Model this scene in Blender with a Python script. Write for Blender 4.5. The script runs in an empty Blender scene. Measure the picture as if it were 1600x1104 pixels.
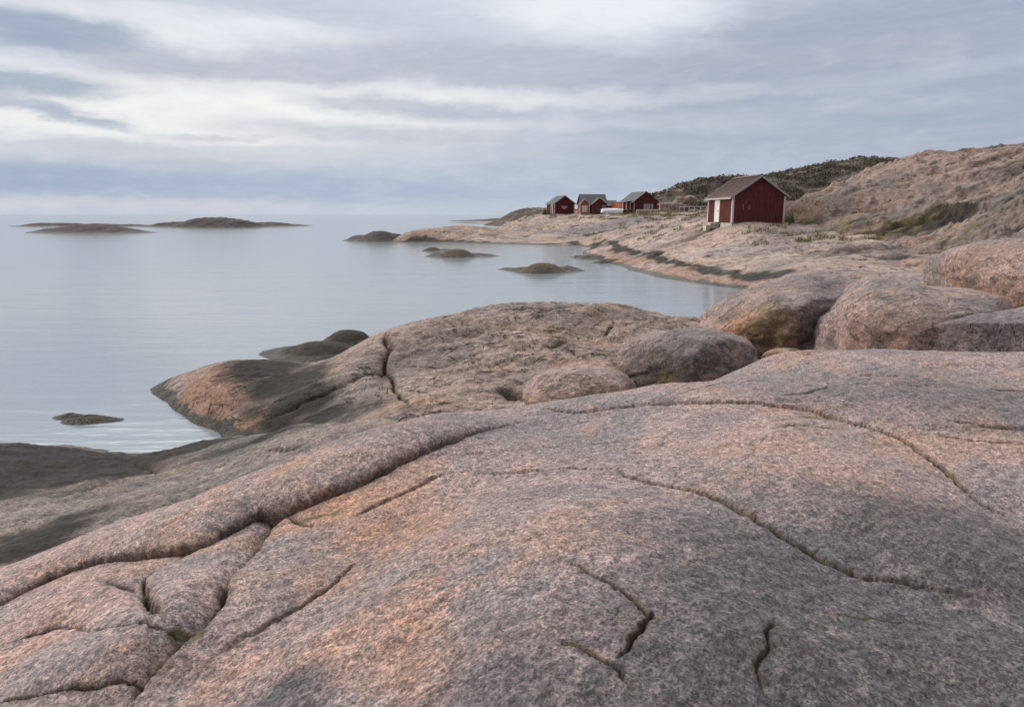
import bpy, bmesh, math, random
import numpy as np
from mathutils import Vector, Matrix

# ------------------------------------------------------------------ camera, sky, sun, exposure
scene = bpy.context.scene
COL = scene.collection
EYE = 4.0                      # camera height above the water (water surface is z = 0)
F = 1600 * 24.0 / 36.0         # focal length in photo pixels
PITCH = math.atan((552 - 335) / F)
cam_data = bpy.data.cameras.new("camera")
cam_data.lens = 24.0
cam_data.sensor_width = 36.0
cam_data.clip_start = 0.05
cam_data.clip_end = 60000
cam = bpy.data.objects.new("camera", cam_data)
cam.location = (0, 0, EYE)
cam.rotation_euler = (math.pi / 2 - PITCH, 0, 0)
COL.objects.link(cam)
scene.camera = cam

SUN_AZ, SUN_EL = -78.0, 17.0   # degrees, azimuth measured from +Y towards +X
scene.view_settings.view_transform = 'Standard'
scene.view_settings.look = 'None'
scene.view_settings.exposure = 0.0
scene.view_settings.gamma = 1.0
scene.view_settings.use_curve_mapping = False

sun_data = bpy.data.lights.new("sun", 'SUN')
sun_data.energy = 1.5
sun_data.angle = math.radians(12)
sun_data.color = (1.0, 0.86, 0.74)
sun = bpy.data.objects.new("sun", sun_data)
_d = Vector((math.sin(math.radians(SUN_AZ)) * math.cos(math.radians(SUN_EL)),
             math.cos(math.radians(SUN_AZ)) * math.cos(math.radians(SUN_EL)), math.sin(math.radians(SUN_EL))))
sun.rotation_euler = _d.to_track_quat('Z', 'Y').to_euler()
sun.location = _d * 50
COL.objects.link(sun)


def lin(r, g, b):
    f = lambda c: (c / 255.0) / 12.92 if c <= 10 else ((c / 255.0 + 0.055) / 1.055) ** 2.4
    return (f(r), f(g), f(b), 1.0)


def slope_to_b(s):
    return (s * math.cos(PITCH) + math.sin(PITCH)) / (math.cos(PITCH) - s * math.sin(PITCH))


def ray(u, v):
    a = (u - 800) / F
    b = (552 - v) / F
    return (a, math.cos(PITCH) + b * math.sin(PITCH), -math.sin(PITCH) + b * math.cos(PITCH))


def P(u, v, Y):                # a point on the sight line at ground distance Y
    d = ray(u, v)
    return (d[0] * Y / d[1], Y, EYE + d[2] * Y / d[1])


def Q(u, Y, z):                # column u, distance Y, height z above the water
    b = slope_to_b((z - EYE) / Y)
    return ((u - 800) / F * Y / (math.cos(PITCH) + b * math.sin(PITCH)), Y, z)


def W(u, v, z=0.0):            # where the sight line meets height z
    d = ray(u, v)
    t = (z - EYE) / d[2]
    return (d[0] * t, d[1] * t, z)


def build_world():
    w = bpy.data.worlds.new("World")
    scene.world = w
    w.use_nodes = True
    nt = w.node_tree
    nt.nodes.clear()
    N = lambda t: nt.nodes.new(t)
    L = nt.links.new
    out = N('ShaderNodeOutputWorld')
    bg = N('ShaderNodeBackground')
    L(bg.outputs[0], out.inputs[0])
    tc = N('ShaderNodeTexCoord')
    sep = N('ShaderNodeSeparateXYZ')
    L(tc.outputs['Generated'], sep.inputs[0])

    def M(op, a, b=None, c=None):
        m = N('ShaderNodeMath'); m.operation = op
        for i, x in enumerate((a, b, c)):
            if x is None: continue
            if isinstance(x, (int, float)): m.inputs[i].default_value = x
            else: L(x, m.inputs[i])
        return m.outputs[0]
    az = M('MULTIPLY', M('ARCTAN2', sep.outputs[0], sep.outputs[1]), 57.29578)
    el = M('MULTIPLY', M('ARCSINE', sep.outputs[2]), 57.29578)
    comb = N('ShaderNodeCombineXYZ')
    L(az, comb.inputs[0]); L(el, comb.inputs[1])

    def noise(scale_vec, sc, det, rough=0.55, dist=0.0, loc=(0, 0, 0)):
        mp = N('ShaderNodeMapping'); mp.inputs['Scale'].default_value = scale_vec
        mp.inputs['Location'].default_value = loc
        L(comb.outputs[0], mp.inputs[0])
        n = N('ShaderNodeTexNoise'); n.inputs['Scale'].default_value = sc
        n.inputs['Detail'].default_value = det; n.inputs['Roughness'].default_value = rough
        n.inputs['Distortion'].default_value = dist
        L(mp.outputs[0], n.inputs['Vector'])
        return n
    # warp the cloud coordinates
    nw = noise((0.06, 0.2, 0), 1.0, 4, 0.55, 0.3)
    sub = N('ShaderNodeVectorMath'); sub.operation = 'SUBTRACT'
    L(nw.outputs['Color'], sub.inputs[0]); sub.inputs[1].default_value = (0.5, 0.5, 0.5)
    mul = N('ShaderNodeVectorMath'); mul.operation = 'MULTIPLY'
    L(sub.outputs[0], mul.inputs[0]); mul.inputs[1].default_value = (9, 2.3, 0)
    add = N('ShaderNodeVectorMath'); add.operation = 'ADD'
    L(comb.outputs[0], add.inputs[0]); L(mul.outputs[0], add.inputs[1])
    nw2 = noise((0.35, 1.0, 0), 1.0, 4, 0.6, 0.3, (2, 8, 0))
    sub2 = N('ShaderNodeVectorMath'); sub2.operation = 'SUBTRACT'
    L(nw2.outputs['Color'], sub2.inputs[0]); sub2.inputs[1].default_value = (0.5, 0.5, 0.5)
    mul2 = N('ShaderNodeVectorMath'); mul2.operation = 'MULTIPLY'
    L(sub2.outputs[0], mul2.inputs[0]); mul2.inputs[1].default_value = (5.0, 1.3, 0)
    add2 = N('ShaderNodeVectorMath'); add2.operation = 'ADD'
    L(add.outputs[0], add2.inputs[0]); L(mul2.outputs[0], add2.inputs[1])
    p = add2.outputs[0]

    def maprange(val, a, b, c, d, smooth=True):
        m = N('ShaderNodeMapRange')
        m.interpolation_type = 'SMOOTHSTEP' if smooth else 'LINEAR'
        L(val, m.inputs['Value'])
        m.inputs['From Min'].default_value = a; m.inputs['From Max'].default_value = b
        m.inputs['To Min'].default_value = c; m.inputs['To Max'].default_value = d
        return m.outputs[0]

    def mix(fac, ca, cb):
        m = N('ShaderNodeMix'); m.data_type = 'RGBA'; m.clamp_factor = True
        if isinstance(fac, (int, float)): m.inputs[0].default_value = fac
        else: L(fac, m.inputs[0])
        for i, c in ((6, ca), (7, cb)):
            if isinstance(c, tuple): m.inputs[i].default_value = c
            else: L(c, m.inputs[i])
        return m.outputs[2]
    # clear sky seen through the thin parts
    sky = N('ShaderNodeTexSky'); sky.sky_type = 'NISHITA'; sky.sun_disc = False
    sky.sun_elevation = math.radians(SUN_EL); sky.sun_rotation = math.radians(SUN_AZ)
    sk = N('ShaderNodeVectorMath'); sk.operation = 'SCALE'
    L(sky.outputs[0], sk.inputs[0]); sk.inputs[3].default_value = 0.07

    # cloud deck: elevation tint
    ramp = N('ShaderNodeValToRGB')
    L(maprange(el, -1, 30, 0, 1, False), ramp.inputs[0])
    e = lambda deg: (deg + 1) / 31.0
    stops = [(0.0, lin(196, 206, 219)), (e(0.6), lin(196, 206, 219)), (e(2.0), lin(184, 198, 217)), (e(4.0), lin(198, 207, 221)),
             (e(6.5), lin(210, 215, 225)), (e(10), lin(211, 217, 227)), (e(16), lin(208, 215, 227)), (e(22), (0.95, 1.0, 1.1, 1)),
             (1.0, (1.25, 1.32, 1.42, 1))]
    cr = ramp.color_ramp
    while len(cr.elements) < len(stops): cr.elements.new(0.5)
    for el_, (pos, c) in zip(cr.elements, stops):
        el_.position = pos; el_.color = c
    c = ramp.outputs[0]

    def deg(u, v):
        d = ray(u, v)
        return math.degrees(math.atan2(d[0], d[1])), math.degrees(math.atan2(d[2], math.hypot(d[0], d[1])))

    def blob(c, u, v, hu, hv, rot, col, amt, soft=0.6, core=0.25):
        s, t = deg(u, v)
        kx = math.degrees(1 / F) * math.cos(math.atan((u - 800) / F)) ** 2
        ky = math.degrees(1 / F) * math.cos(math.atan((u - 800) / F))
        mp = N('ShaderNodeMapping'); mp.vector_type = 'TEXTURE'
        mp.inputs['Location'].default_value = (s, t, 0)
        mp.inputs['Rotation'].default_value = (0, 0, math.radians(rot))
        mp.inputs['Scale'].default_value = (hu * kx, hv * ky, 1)
        L(p, mp.inputs[0])
        ln = N('ShaderNodeVectorMath'); ln.operation = 'LENGTH'
        L(mp.outputs[0], ln.inputs[0])
        m = maprange(ln.outputs['Value'], core, 1.0 + soft, amt, 0.0)
        return mix(m, c, col)
    bright = lin(250, 250, 250); cream = lin(251, 250, 247); blue = lin(160, 176, 201); grey = lin(188, 193, 207)
    dark = lin(158, 173, 195); rb = lin(168, 179, 200); white = lin(243, 247, 252); pink = lin(206, 206, 216)
    # broad areas
    c = blob(c, 330, 140, 520, 120, 0, bright, 0.7, 0.7, 0.2)
    c = blob(c, 1350, 130, 520, 150, 0, rb, 0.95, 0.6, 0.3)
    c = blob(c, 1700, 120, 300, 220, 0, lin(160, 172, 196), 0.9, 0.6, 0.2)
    c = blob(c, 1100, 130, 420, 45, -4, lin(174, 183, 201), 0.8, 0.6, 0.3)
    c = blob(c, 1400, 215, 520, 45, -3, lin(168, 180, 200), 0.8, 0.7, 0.3)
    c = blob(c, 1000, 190, 240, 14, -4, lin(208, 213, 224), 0.4, 0.9, 0.1)
    c = blob(c, 1230, 132, 150, 10, 3, lin(206, 213, 225), 0.3, 1.0, 0.1)
    c = blob(c, 1500, 105, 200, 12, 6, lin(198, 206, 221), 0.45, 1.0, 0.1)
    c = blob(c, 1100, 245, 420, 20, 0, lin(182, 189, 204), 0.5, 0.9, 0.1)
    c = blob(c, 1400, 45, 330, 50, 3, lin(168, 175, 196), 0.7, 0.7, 0.2)
    c = blob(c, 1230, 175, 220, 10, 1, lin(196, 202, 214), 0.4, 1.0, 0.1)
    c = blob(c, 950, 270, 330, 26, 0, lin(176, 189, 208), 0.7, 0.9, 0.1)
    # bright window top centre
    c = blob(c, 945, 14, 165, 34, -3, white, 0.95, 0.5, 0.4)
    c = blob(c, 900, 60, 150, 14, -4, white, 0.35, 0.8, 0.1)
    # left side
    c = blob(c, 440, 5, 280, 30, -4, lin(190, 198, 214), 0.75, 0.7, 0.2)
    c = blob(c, 440, 55, 170, 22, -3, white, 0.8, 0.7, 0.2)
    c = blob(c, 90, 50, 170, 30, -3, dark, 0.92, 0.35, 0.45)
    c = blob(c, -40, 45, 200, 34, 0, dark, 0.8, 0.5, 0.3)
    c = blob(c, 60, 95, 190, 12, 0, white, 0.55, 0.8, 0.1)
    c = blob(c, 260, 178, 330, 50, 0, cream, 1.0, 0.5, 0.5)
    c = blob(c, 270, 110, 120, 24, -6, lin(193, 196, 208), 0.85, 0.5, 0.3)
    c = blob(c, 480, 110, 330, 23, 2, grey, 0.8, 0.6, 0.3)
    c = blob(c, 690, 95, 220, 26, -2, grey, 0.85, 0.6, 0.3)
    c = blob(c, 560, 150, 420, 14, 0, bright, 0.75, 0.8, 0.2)
    c = blob(c, 40, 130, 160, 21, 0, dark, 0.85, 0.5, 0.4)
    c = blob(c, 60, 168, 140, 13, -9, dark, 0.75, 0.6, 0.3)
    c = blob(c, 130, 187, 70, 6, -10, lin(172, 184, 202), 0.7, 0.6, 0.3)
    c = blob(c, 640, 168, 190, 17, -3, lin(192, 198, 210), 0.85, 0.4, 0.4)
    c = blob(c, 800, 180, 120, 12, -6, lin(196, 202, 213), 0.6, 0.6, 0.3)
    c = blob(c, 560, 192, 260, 9, 0, bright, 0.5, 1.0, 0.1)
    c = blob(c, 640, 214, 260, 16, -1, lin(194, 199, 210), 0.8, 0.5, 0.4)
    c = blob(c, 200, 238, 300, 20, -2, lin(196, 201, 213), 0.85, 0.5, 0.3)
    c = blob(c, 330, 217, 90, 6, 0, lin(196, 200, 210), 0.7, 0.6, 0.3)
    c = blob(c, 560, 244, 260, 12, 0, lin(210, 214, 222), 0.6, 0.9, 0.1)
    c = blob(c, 60, 278, 400, 26, 0, blue, 0.95, 0.6, 0.3)
    c = blob(c, 420, 290, 420, 24, -1, lin(166, 182, 207), 0.75, 0.7, 0.3)
    c = blob(c, 170, 320, 330, 9, 0, lin(208, 209, 218), 0.7, 0.7, 0.3)
    # streaks
    n2 = noise((0.03, 0.35, 0), 1.0, 6, 0.6, 0.4, (3, 7, 0))
    c2 = mix(maprange(n2.outputs['Fac'], 0.30, 0.72, 0.0, 1.0), lin(150, 163, 186), lin(236, 238, 242))
    c = mix(0.09, c, c2)
    n3 = noise((0.22, 0.55, 0), 1.0, 5, 0.6, 0.6, (11, 2, 0))
    c = mix(maprange(n3.outputs['Fac'], 0.35, 0.60, 0.07, 0.0), c, lin(150, 162, 184))
    c = mix(maprange(n3.outputs['Fac'], 0.50, 0.72, 0.0, 0.10), c, lin(246, 246, 249))
    n4 = noise((0.30, 1.6, 0), 1.0, 5, 0.62, 1.2, (5, 1, 0))
    c = mix(maprange(n4.outputs['Fac'], 0.40, 0.65, 0.0, 0.05), c, lin(240, 241, 246))
    c = mix(maprange(n4.outputs['Fac'], 0.35, 0.50, 0.04, 0.0), c, lin(156, 166, 186))
    # the whole deck leaves a little of the clear sky visible; overhead it is uniformly bright
    dome = mix(0.96, sk.outputs[0], c)
    hi = maprange(el, 17, 26, 0.0, 1.0)
    over = mix(hi, dome, (2.2, 2.14, 2.14, 1))
    # unseen sky behind the viewer darkened to shade camera-facing rock, brighter towards the sea
    back = maprange(M('ADD', sep.outputs[1], M('MULTIPLY', sep.outputs[0], -0.5)), -0.75, 0.45, 0.0, 1.0)
    over = mix(back, (0.19, 0.195, 0.23, 1), over)
    L(over, bg.inputs['Color'])
    bg.inputs['Strength'].default_value = 1.0
    w.cycles.sampling_method = 'MANUAL'
    w.cycles.sample_map_resolution = 512


build_world()

# ------------------------------------------------------------------ noise and small maths (numpy)


def _hash(ix, iy, iz, seed):
    h = (ix * 374761393 + iy * 668265263 + iz * 2147483647 // 7 + seed * 974634777) & 0xffffffff
    h = (h ^ (h >> 13)) * 1274126177 & 0xffffffff
    h = (h ^ (h >> 16)) * 2246822519 & 0xffffffff
    return h ^ (h >> 15)


def perlin2(x, y, seed=0):
    xi = np.floor(x).astype(np.int64); yi = np.floor(y).astype(np.int64)
    xf = x - xi; yf = y - yi
    u = xf * xf * xf * (xf * (xf * 6 - 15) + 10); v = yf * yf * yf * (yf * (yf * 6 - 15) + 10)

    def g(dx, dy):
        a = _hash(xi + dx, yi + dy, 0, seed).astype(np.float64) * (2 * math.pi / 4294967296.0)
        return np.cos(a) * (xf - dx) + np.sin(a) * (yf - dy)
    n0 = g(0, 0) * (1 - u) + g(1, 0) * u
    n1 = g(0, 1) * (1 - u) + g(1, 1) * u
    return (n0 * (1 - v) + n1 * v) * 1.5


def fbm2(x, y, octv=4, rough=0.5, seed=0, ridged=False):
    s = np.zeros_like(x); a = 1.0; t = 0.0
    for i in range(octv):
        n = perlin2(x * 2 ** i, y * 2 ** i, seed + i * 17)
        if ridged: n = 1 - 2 * np.abs(n)
        s += n * a; t += a; a *= rough
    return s / t


def perlin3(x, y, z, seed=0):
    xi = np.floor(x).astype(np.int64); yi = np.floor(y).astype(np.int64); zi = np.floor(z).astype(np.int64)
    xf = x - xi; yf = y - yi; zf = z - zi
    u = xf * xf * (3 - 2 * xf); v = yf * yf * (3 - 2 * yf); w = zf * zf * (3 - 2 * zf)

    def g(dx, dy, dz):
        return _hash(xi + dx, yi + dy, zi + dz, seed).astype(np.float64) * (2 / 4294967296.0) - 1
    c = 0
    for dz, wz in ((0, 1 - w), (1, w)):
        for dy, wy in ((0, 1 - v), (1, v)):
            for dx, wx in ((0, 1 - u), (1, u)):
                c = c + g(dx, dy, dz) * wx * wy * wz
    return c


def fbm3(x, y, z, octv=4, rough=0.5, seed=0):
    s = 0; a = 1.0; t = 0.0
    for i in range(octv):
        s = s + perlin3(x * 2 ** i, y * 2 ** i, z * 2 ** i, seed + i * 13) * a; t += a; a *= rough
    return s / t


def sstep(a, b, x):
    t = np.clip((x - a) / (b - a), 0, 1)
    return t * t * (3 - 2 * t)


class Mass:
    """A rock mass: thin plate spline through surveyed points, falling away outside their hull."""

    def __init__(self, pts, slope=0.8, rnd=1.0, smooth=0.0):
        p = np.array(pts, float)
        self.c = p[:, :2].mean(0); self.s = max(np.ptp(p[:, 0]), np.ptp(p[:, 1])) / 2
        q = (p[:, :2] - self.c) / self.s
        n = len(q)
        K = self._k(q, q) + np.eye(n) * smooth
        A = np.zeros((n + 3, n + 3)); A[:n, :n] = K; A[:n, n] = 1; A[:n, n + 1:] = q
        A[n, :n] = 1; A[n + 1:, :n] = q.T
        self.w = np.linalg.solve(A, np.concatenate([p[:, 2], [0, 0, 0]]))
        self.q = q; self.slope = slope; self.rnd = rnd
        self.hull = self._hull(p[:, :2])
        self.extra = None

    @staticmethod
    def _k(a, b):
        r2 = ((a[:, None, :] - b[None, :, :]) ** 2).sum(-1)
        return 0.5 * r2 * np.log(r2 + 1e-12)

    @staticmethod
    def _hull(p):
        p = sorted(map(tuple, p))

        def half(pp):
            h = []
            for a in pp:
                while len(h) > 1 and (h[-1][0] - h[-2][0]) * (a[1] - h[-2][1]) - (h[-1][1] - h[-2][1]) * (a[0] - h[-2][0]) <= 0:
                    h.pop()
                h.append(a)
            return h
        return np.array(half(p)[:-1] + half(p[::-1])[:-1])

    def _spline(self, x, y):
        out = np.empty_like(x)
        for i in range(0, len(x), 100000):
            q = (np.stack([x[i:i + 100000], y[i:i + 100000]], 1) - self.c) / self.s
            n = len(self.q)
            out[i:i + 100000] = self._k(q, self.q) @ self.w[:n] + self.w[n] + q @ self.w[n + 1:]
        return out

    def base(self, x, y):
        H = self.hull; n = len(H)
        inside = np.ones(len(x), bool); bd = np.full(len(x), 1e18); bx = x.copy(); by = y.copy()
        for i in range(n):
            a = H[i]; b = H[(i + 1) % n]; e = b - a
            cr = e[0] * (y - a[1]) - e[1] * (x - a[0])
            inside &= cr >= 0
            t = np.clip(((x - a[0]) * e[0] + (y - a[1]) * e[1]) / (e @ e), 0, 1)
            px = a[0] + t * e[0]; py = a[1] + t * e[1]
            d = (x - px) ** 2 + (y - py) ** 2
            m = d < bd
            bd = np.where(m, d, bd); bx = np.where(m, px, bx); by = np.where(m, py, by)
        bx = np.where(inside, x, bx); by = np.where(inside, y, by)
        d = np.where(inside, 0, np.sqrt(bd))
        z = self._spline(bx, by)
        z = z - self.slope * (np.sqrt(d * d + self.rnd ** 2) - self.rnd)
        return z + self.extra(x, y) if self.extra else z

    def hit(self, u, v, y0=0.9, y1=300.0):
        d = ray(u, v)
        Y = np.geomspace(y0, y1, 1500)
        x = d[0] / d[1] * Y; z = EYE + d[2] / d[1] * Y
        f = z - self.base(x, Y)
        k = np.nonzero(f < 0)[0]
        if len(k) == 0:
            k = [int(np.argmin(f))]
        k = max(k[0], 1)
        f0, f1 = f[k - 1], f[k]
        t = 0.0 if f1 >= f0 else min(max(f0 / (f0 - f1), 0), 1)
        Yh = Y[k - 1] + t * (Y[k] - Y[k - 1])
        return np.array([d[0] / d[1] * Yh, Yh])


def catmull(pts, n=6):
    pts = [np.array(p, float) for p in pts]
    q = [2 * pts[0] - pts[1]] + pts + [2 * pts[-1] - pts[-2]]
    out = []
    for i in range(1, len(q) - 2):
        for k in range(n):
            t = k / n
            out.append(0.5 * ((2 * q[i]) + (-q[i - 1] + q[i + 1]) * t + (2 * q[i - 1] - 5 * q[i] + 4 * q[i + 1] - q[i + 2]) * t * t
                              + (-q[i - 1] + 3 * q[i] - 3 * q[i + 1] + q[i + 2]) * t ** 3))
    out.append(pts[-1])
    return np.array(out)


class Crack:
    """A joint in the rock along a line of ground points. up = the side to the left of its direction."""

    def __init__(self, mass, pix, depth, r_up, r_dn, step=0.0, step_len=0.6, ends=(0.25, 0.25), gap=0.012, dirt=1.0, wts=None, d_dn=None, bulge=0.0):
        self.ddn = depth if d_dn is None else d_dn; self.bulge = bulge
        pl = catmull([mass.hit(u, v) for u, v in pix], 5)
        self.pl = pl; self.depth = depth; self.ru = r_up; self.rd = r_dn
        self.step = step; self.sl = step_len; self.gap = gap; self.dirt = dirt
        seg = np.linalg.norm(np.diff(pl, axis=0), axis=1)
        s = np.concatenate([[0], np.cumsum(seg)]); s /= s[-1]
        w = np.ones_like(s)
        if ends[0] > 0: w *= sstep(0, ends[0], s) * 0.95 + 0.05
        if ends[1] > 0: w *= sstep(0, ends[1], 1 - s) * 0.95 + 0.05
        if wts is not None: w *= np.interp(np.linspace(0, 1, len(s)), np.linspace(0, 1, len(wts)), wts)
        self.w = w

    def apply(self, x, y, z, att, XY=None):
        R = max(self.ru, self.rd, self.gap * 3, self.sl * 2.5 if self.step else 0) + 0.02
        pl = self.pl
        m = (x > pl[:, 0].min() - R) & (x < pl[:, 0].max() + R) & (y > pl[:, 1].min() - R) & (y < pl[:, 1].max() + R)
        idx = np.nonzero(m)[0]
        if len(idx) == 0: return
        px = x[idx]; py = y[idx]
        best = np.full(len(idx), 1e9); sg = np.ones(len(idx)); wt = np.zeros(len(idx)); nx = np.zeros(len(idx)); ny = np.zeros(len(idx))
        for i in range(len(pl) - 1):
            a = pl[i]; e = pl[i + 1] - a; L2 = e @ e
            if L2 < 1e-10: continue
            t = np.clip(((px - a[0]) * e[0] + (py - a[1]) * e[1]) / L2, 0, 1)
            dx = px - a[0] - t * e[0]; dy = py - a[1] - t * e[1]
            d = np.hypot(dx, dy)
            k = d < best
            best = np.where(k, d, best)
            sg = np.where(k, np.sign(e[0] * dy - e[1] * dx), sg)
            ln_ = math.sqrt(L2); nx = np.where(k, -e[1] / ln_, nx); ny = np.where(k, e[0] / ln_, ny)
            wt = np.where(k, self.w[i] + (self.w[i + 1] - self.w[i]) * t, wt)
        ws = np.clip(wt, 0, 1.5)
        Rr = np.where(sg > 0, self.ru, self.rd) * (0.35 + 0.65 * ws)
        t = np.clip(best / Rr, 0, 1)
        drop = np.where(sg > 0, self.depth, self.ddn) * wt * (1 - np.sqrt(np.clip(1 - (1 - t) ** 2, 0, 1)))
        g = np.clip(1 - best / (self.gap * (0.4 + 0.6 * ws)), 0, 1)
        drop = drop + g * (0.4 * self.depth + 1.6 * self.gap) * wt
        if self.step:
            drop = drop - np.where(sg > 0, self.step * wt * np.clip(1 - best / (self.sl * 2.5), 0, 1) ** 2, 0)
        z[idx] -= drop
        if self.bulge and XY is not None:
            t2 = np.clip(best / (Rr * 0.9), 0, 1)
            sh = np.where(sg > 0, self.bulge * wt * np.sin(np.pi * t2 ** 0.55) * (1 - t2), 0)
            XY[0][idx] -= nx * sh; XY[1][idx] -= ny * sh
        near = np.exp(-(best / (self.gap * 1.3 + 0.006)) ** 2) * np.clip(wt, 0, 1) * self.dirt  # joint dirt plus painted shade along the core of the crack
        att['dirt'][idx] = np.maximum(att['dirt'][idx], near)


def spots(att, name, mass, items, x, y):
    """stains and tone patches: (u, v, half width m across, half width m along, amount) fixed to the rock"""
    for (u, v, rx, ry, amt) in items:
        h = mass.hit(u, v)
        d2 = ((x - h[0]) / rx) ** 2 + ((y - h[1]) / ry) ** 2
        att[name] = np.maximum(att[name], amt * np.exp(-d2 ** 1.3))


def band(att, name, mass, pix, wid, amt, x, y, wob=0.4):
    pl = catmull([mass.hit(u, v) for u, v in pix], 3)
    xx = x + wob * wid * 2 * fbm2(x / wid * .35, y / wid * .35, 3, .5, 301); yy = y + wob * wid * 2 * fbm2(x / wid * .35 + 9, y / wid * .35, 3, .5, 302)
    best = np.full(len(x), 1e9)
    for a, b in zip(pl[:-1], pl[1:]):
        e = b - a; L2 = e @ e
        if L2 < 1e-9: continue
        t = np.clip(((xx - a[0]) * e[0] + (yy - a[1]) * e[1]) / L2, 0, 1)
        best = np.minimum(best, np.hypot(xx - a[0] - t * e[0], yy - a[1] - t * e[1]))
    att[name] = np.maximum(att[name], amt * np.exp(-(best / wid) ** 2))


ATT = ('dirt', 'dark', 'orange', 'grey', 'pale', 'moss')


def mesh_from_grid(name, X, Y, Z, keep, att, mat):
    nr, nc = X.shape
    idx = np.arange(nr * nc).reshape(nr, nc)
    f = np.stack([idx[:-1, :-1], idx[:-1, 1:], idx[1:, 1:], idx[1:, :-1]], -1).reshape(-1, 4)
    k = keep.ravel()
    f = f[k[f].any(1)]
    used = np.zeros(nr * nc, bool); used[f.ravel()] = True
    remap = np.cumsum(used) - 1
    f = remap[f]
    co = np.stack([X.ravel(), Y.ravel(), Z.ravel()], 1)[used]
    me = bpy.data.meshes.new(name)
    me.vertices.add(len(co)); me.vertices.foreach_set('co', co.ravel().astype(np.float32))
    me.loops.add(f.size); me.loops.foreach_set('vertex_index', f.ravel().astype(np.int32))
    me.polygons.add(len(f))
    me.polygons.foreach_set('loop_start', (np.arange(len(f)) * 4).astype(np.int32))
    me.polygons.foreach_set('use_smooth', np.ones(len(f), bool))
    me.update(calc_edges=True)
    for a in att:
        if att[a] is not None and np.any(att[a] > 0.003):
            at = me.attributes.new(a, 'FLOAT', 'POINT')
            at.data.foreach_set('value', att[a].ravel()[used].astype(np.float32))
    me.materials.append(mat)
    ob = bpy.data.objects.new(name, me)
    COL.objects.link(ob)
    return ob


def polar(az0, az1, daz, r0, r1, dr):
    n = max(int((az1 - az0) / daz), 2) + 1; m = max(int(math.log(r1 / r0) / dr), 2) + 1
    a = np.radians(np.linspace(az0, az1, n)); r = np.geomspace(r0, r1, m)
    R, A = np.meshgrid(r, a, indexing='ij')
    return R * np.sin(A), R * np.cos(A)


def tag(o, label=None, cat=None, group=None, kind=None):
    if label: o['label'] = label
    if cat: o['category'] = cat
    if group: o['group'] = group
    if kind: o['kind'] = kind
    return o

# ------------------------------------------------------------------ materials


def new_mat(name):
    m = bpy.data.materials.new(name); m.use_nodes = True
    nt = m.node_tree; nt.nodes.clear()
    out = nt.nodes.new('ShaderNodeOutputMaterial'); b = nt.nodes.new('ShaderNodeBsdfPrincipled')
    nt.links.new(b.outputs[0], out.inputs[0])
    return m, nt, b, out


class NB:
    def __init__(self, nt): self.nt = nt

    def n(self, t): return self.nt.nodes.new(t)

    def l(self, a, b): self.nt.links.new(a, b)

    def math(self, op, a, b=None, clamp=False):
        m = self.n('ShaderNodeMath'); m.operation = op; m.use_clamp = clamp
        for i, x in enumerate((a, b)):
            if x is None: continue
            if isinstance(x, (int, float)): m.inputs[i].default_value = x
            else: self.l(x, m.inputs[i])
        return m.outputs[0]

    def mr(self, v, a, b, c=0.0, d=1.0, smooth=True):
        m = self.n('ShaderNodeMapRange'); m.interpolation_type = 'SMOOTHSTEP' if smooth else 'LINEAR'
        self.l(v, m.inputs['Value'])
        for k, x in (('From Min', a), ('From Max', b), ('To Min', c), ('To Max', d)): m.inputs[k].default_value = x
        return m.outputs[0]

    def mix(self, fac, ca, cb, blend='MIX'):
        m = self.n('ShaderNodeMix'); m.data_type = 'RGBA'; m.blend_type = blend; m.clamp_factor = True
        if isinstance(fac, (int, float)): m.inputs[0].default_value = fac
        else: self.l(fac, m.inputs[0])
        for i, c in ((6, ca), (7, cb)):
            if isinstance(c, tuple): m.inputs[i].default_value = c if len(c) == 4 else c + (1,)
            else: self.l(c, m.inputs[i])
        return m.outputs[2]

    def noise(self, vec, scale, det=4, rough=0.55, dist=0.0, mscale=None, rot=None, loc=None):
        if mscale or rot or loc:
            mp = self.n('ShaderNodeMapping')
            if loc: mp.inputs['Location'].default_value = loc
            if rot: mp.inputs['Rotation'].default_value = rot
            if mscale: mp.inputs['Scale'].default_value = mscale
            self.l(vec, mp.inputs[0]); vec = mp.outputs[0]
        t = self.n('ShaderNodeTexNoise')
        t.inputs['Scale'].default_value = scale; t.inputs['Detail'].default_value = det
        t.inputs['Roughness'].default_value = rough; t.inputs['Distortion'].default_value = dist
        self.l(vec, t.inputs['Vector'])
        return t.outputs['Fac']

    def attr(self, name):
        a = self.n('ShaderNodeAttribute'); a.attribute_name = name
        return a.outputs['Fac']


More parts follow.
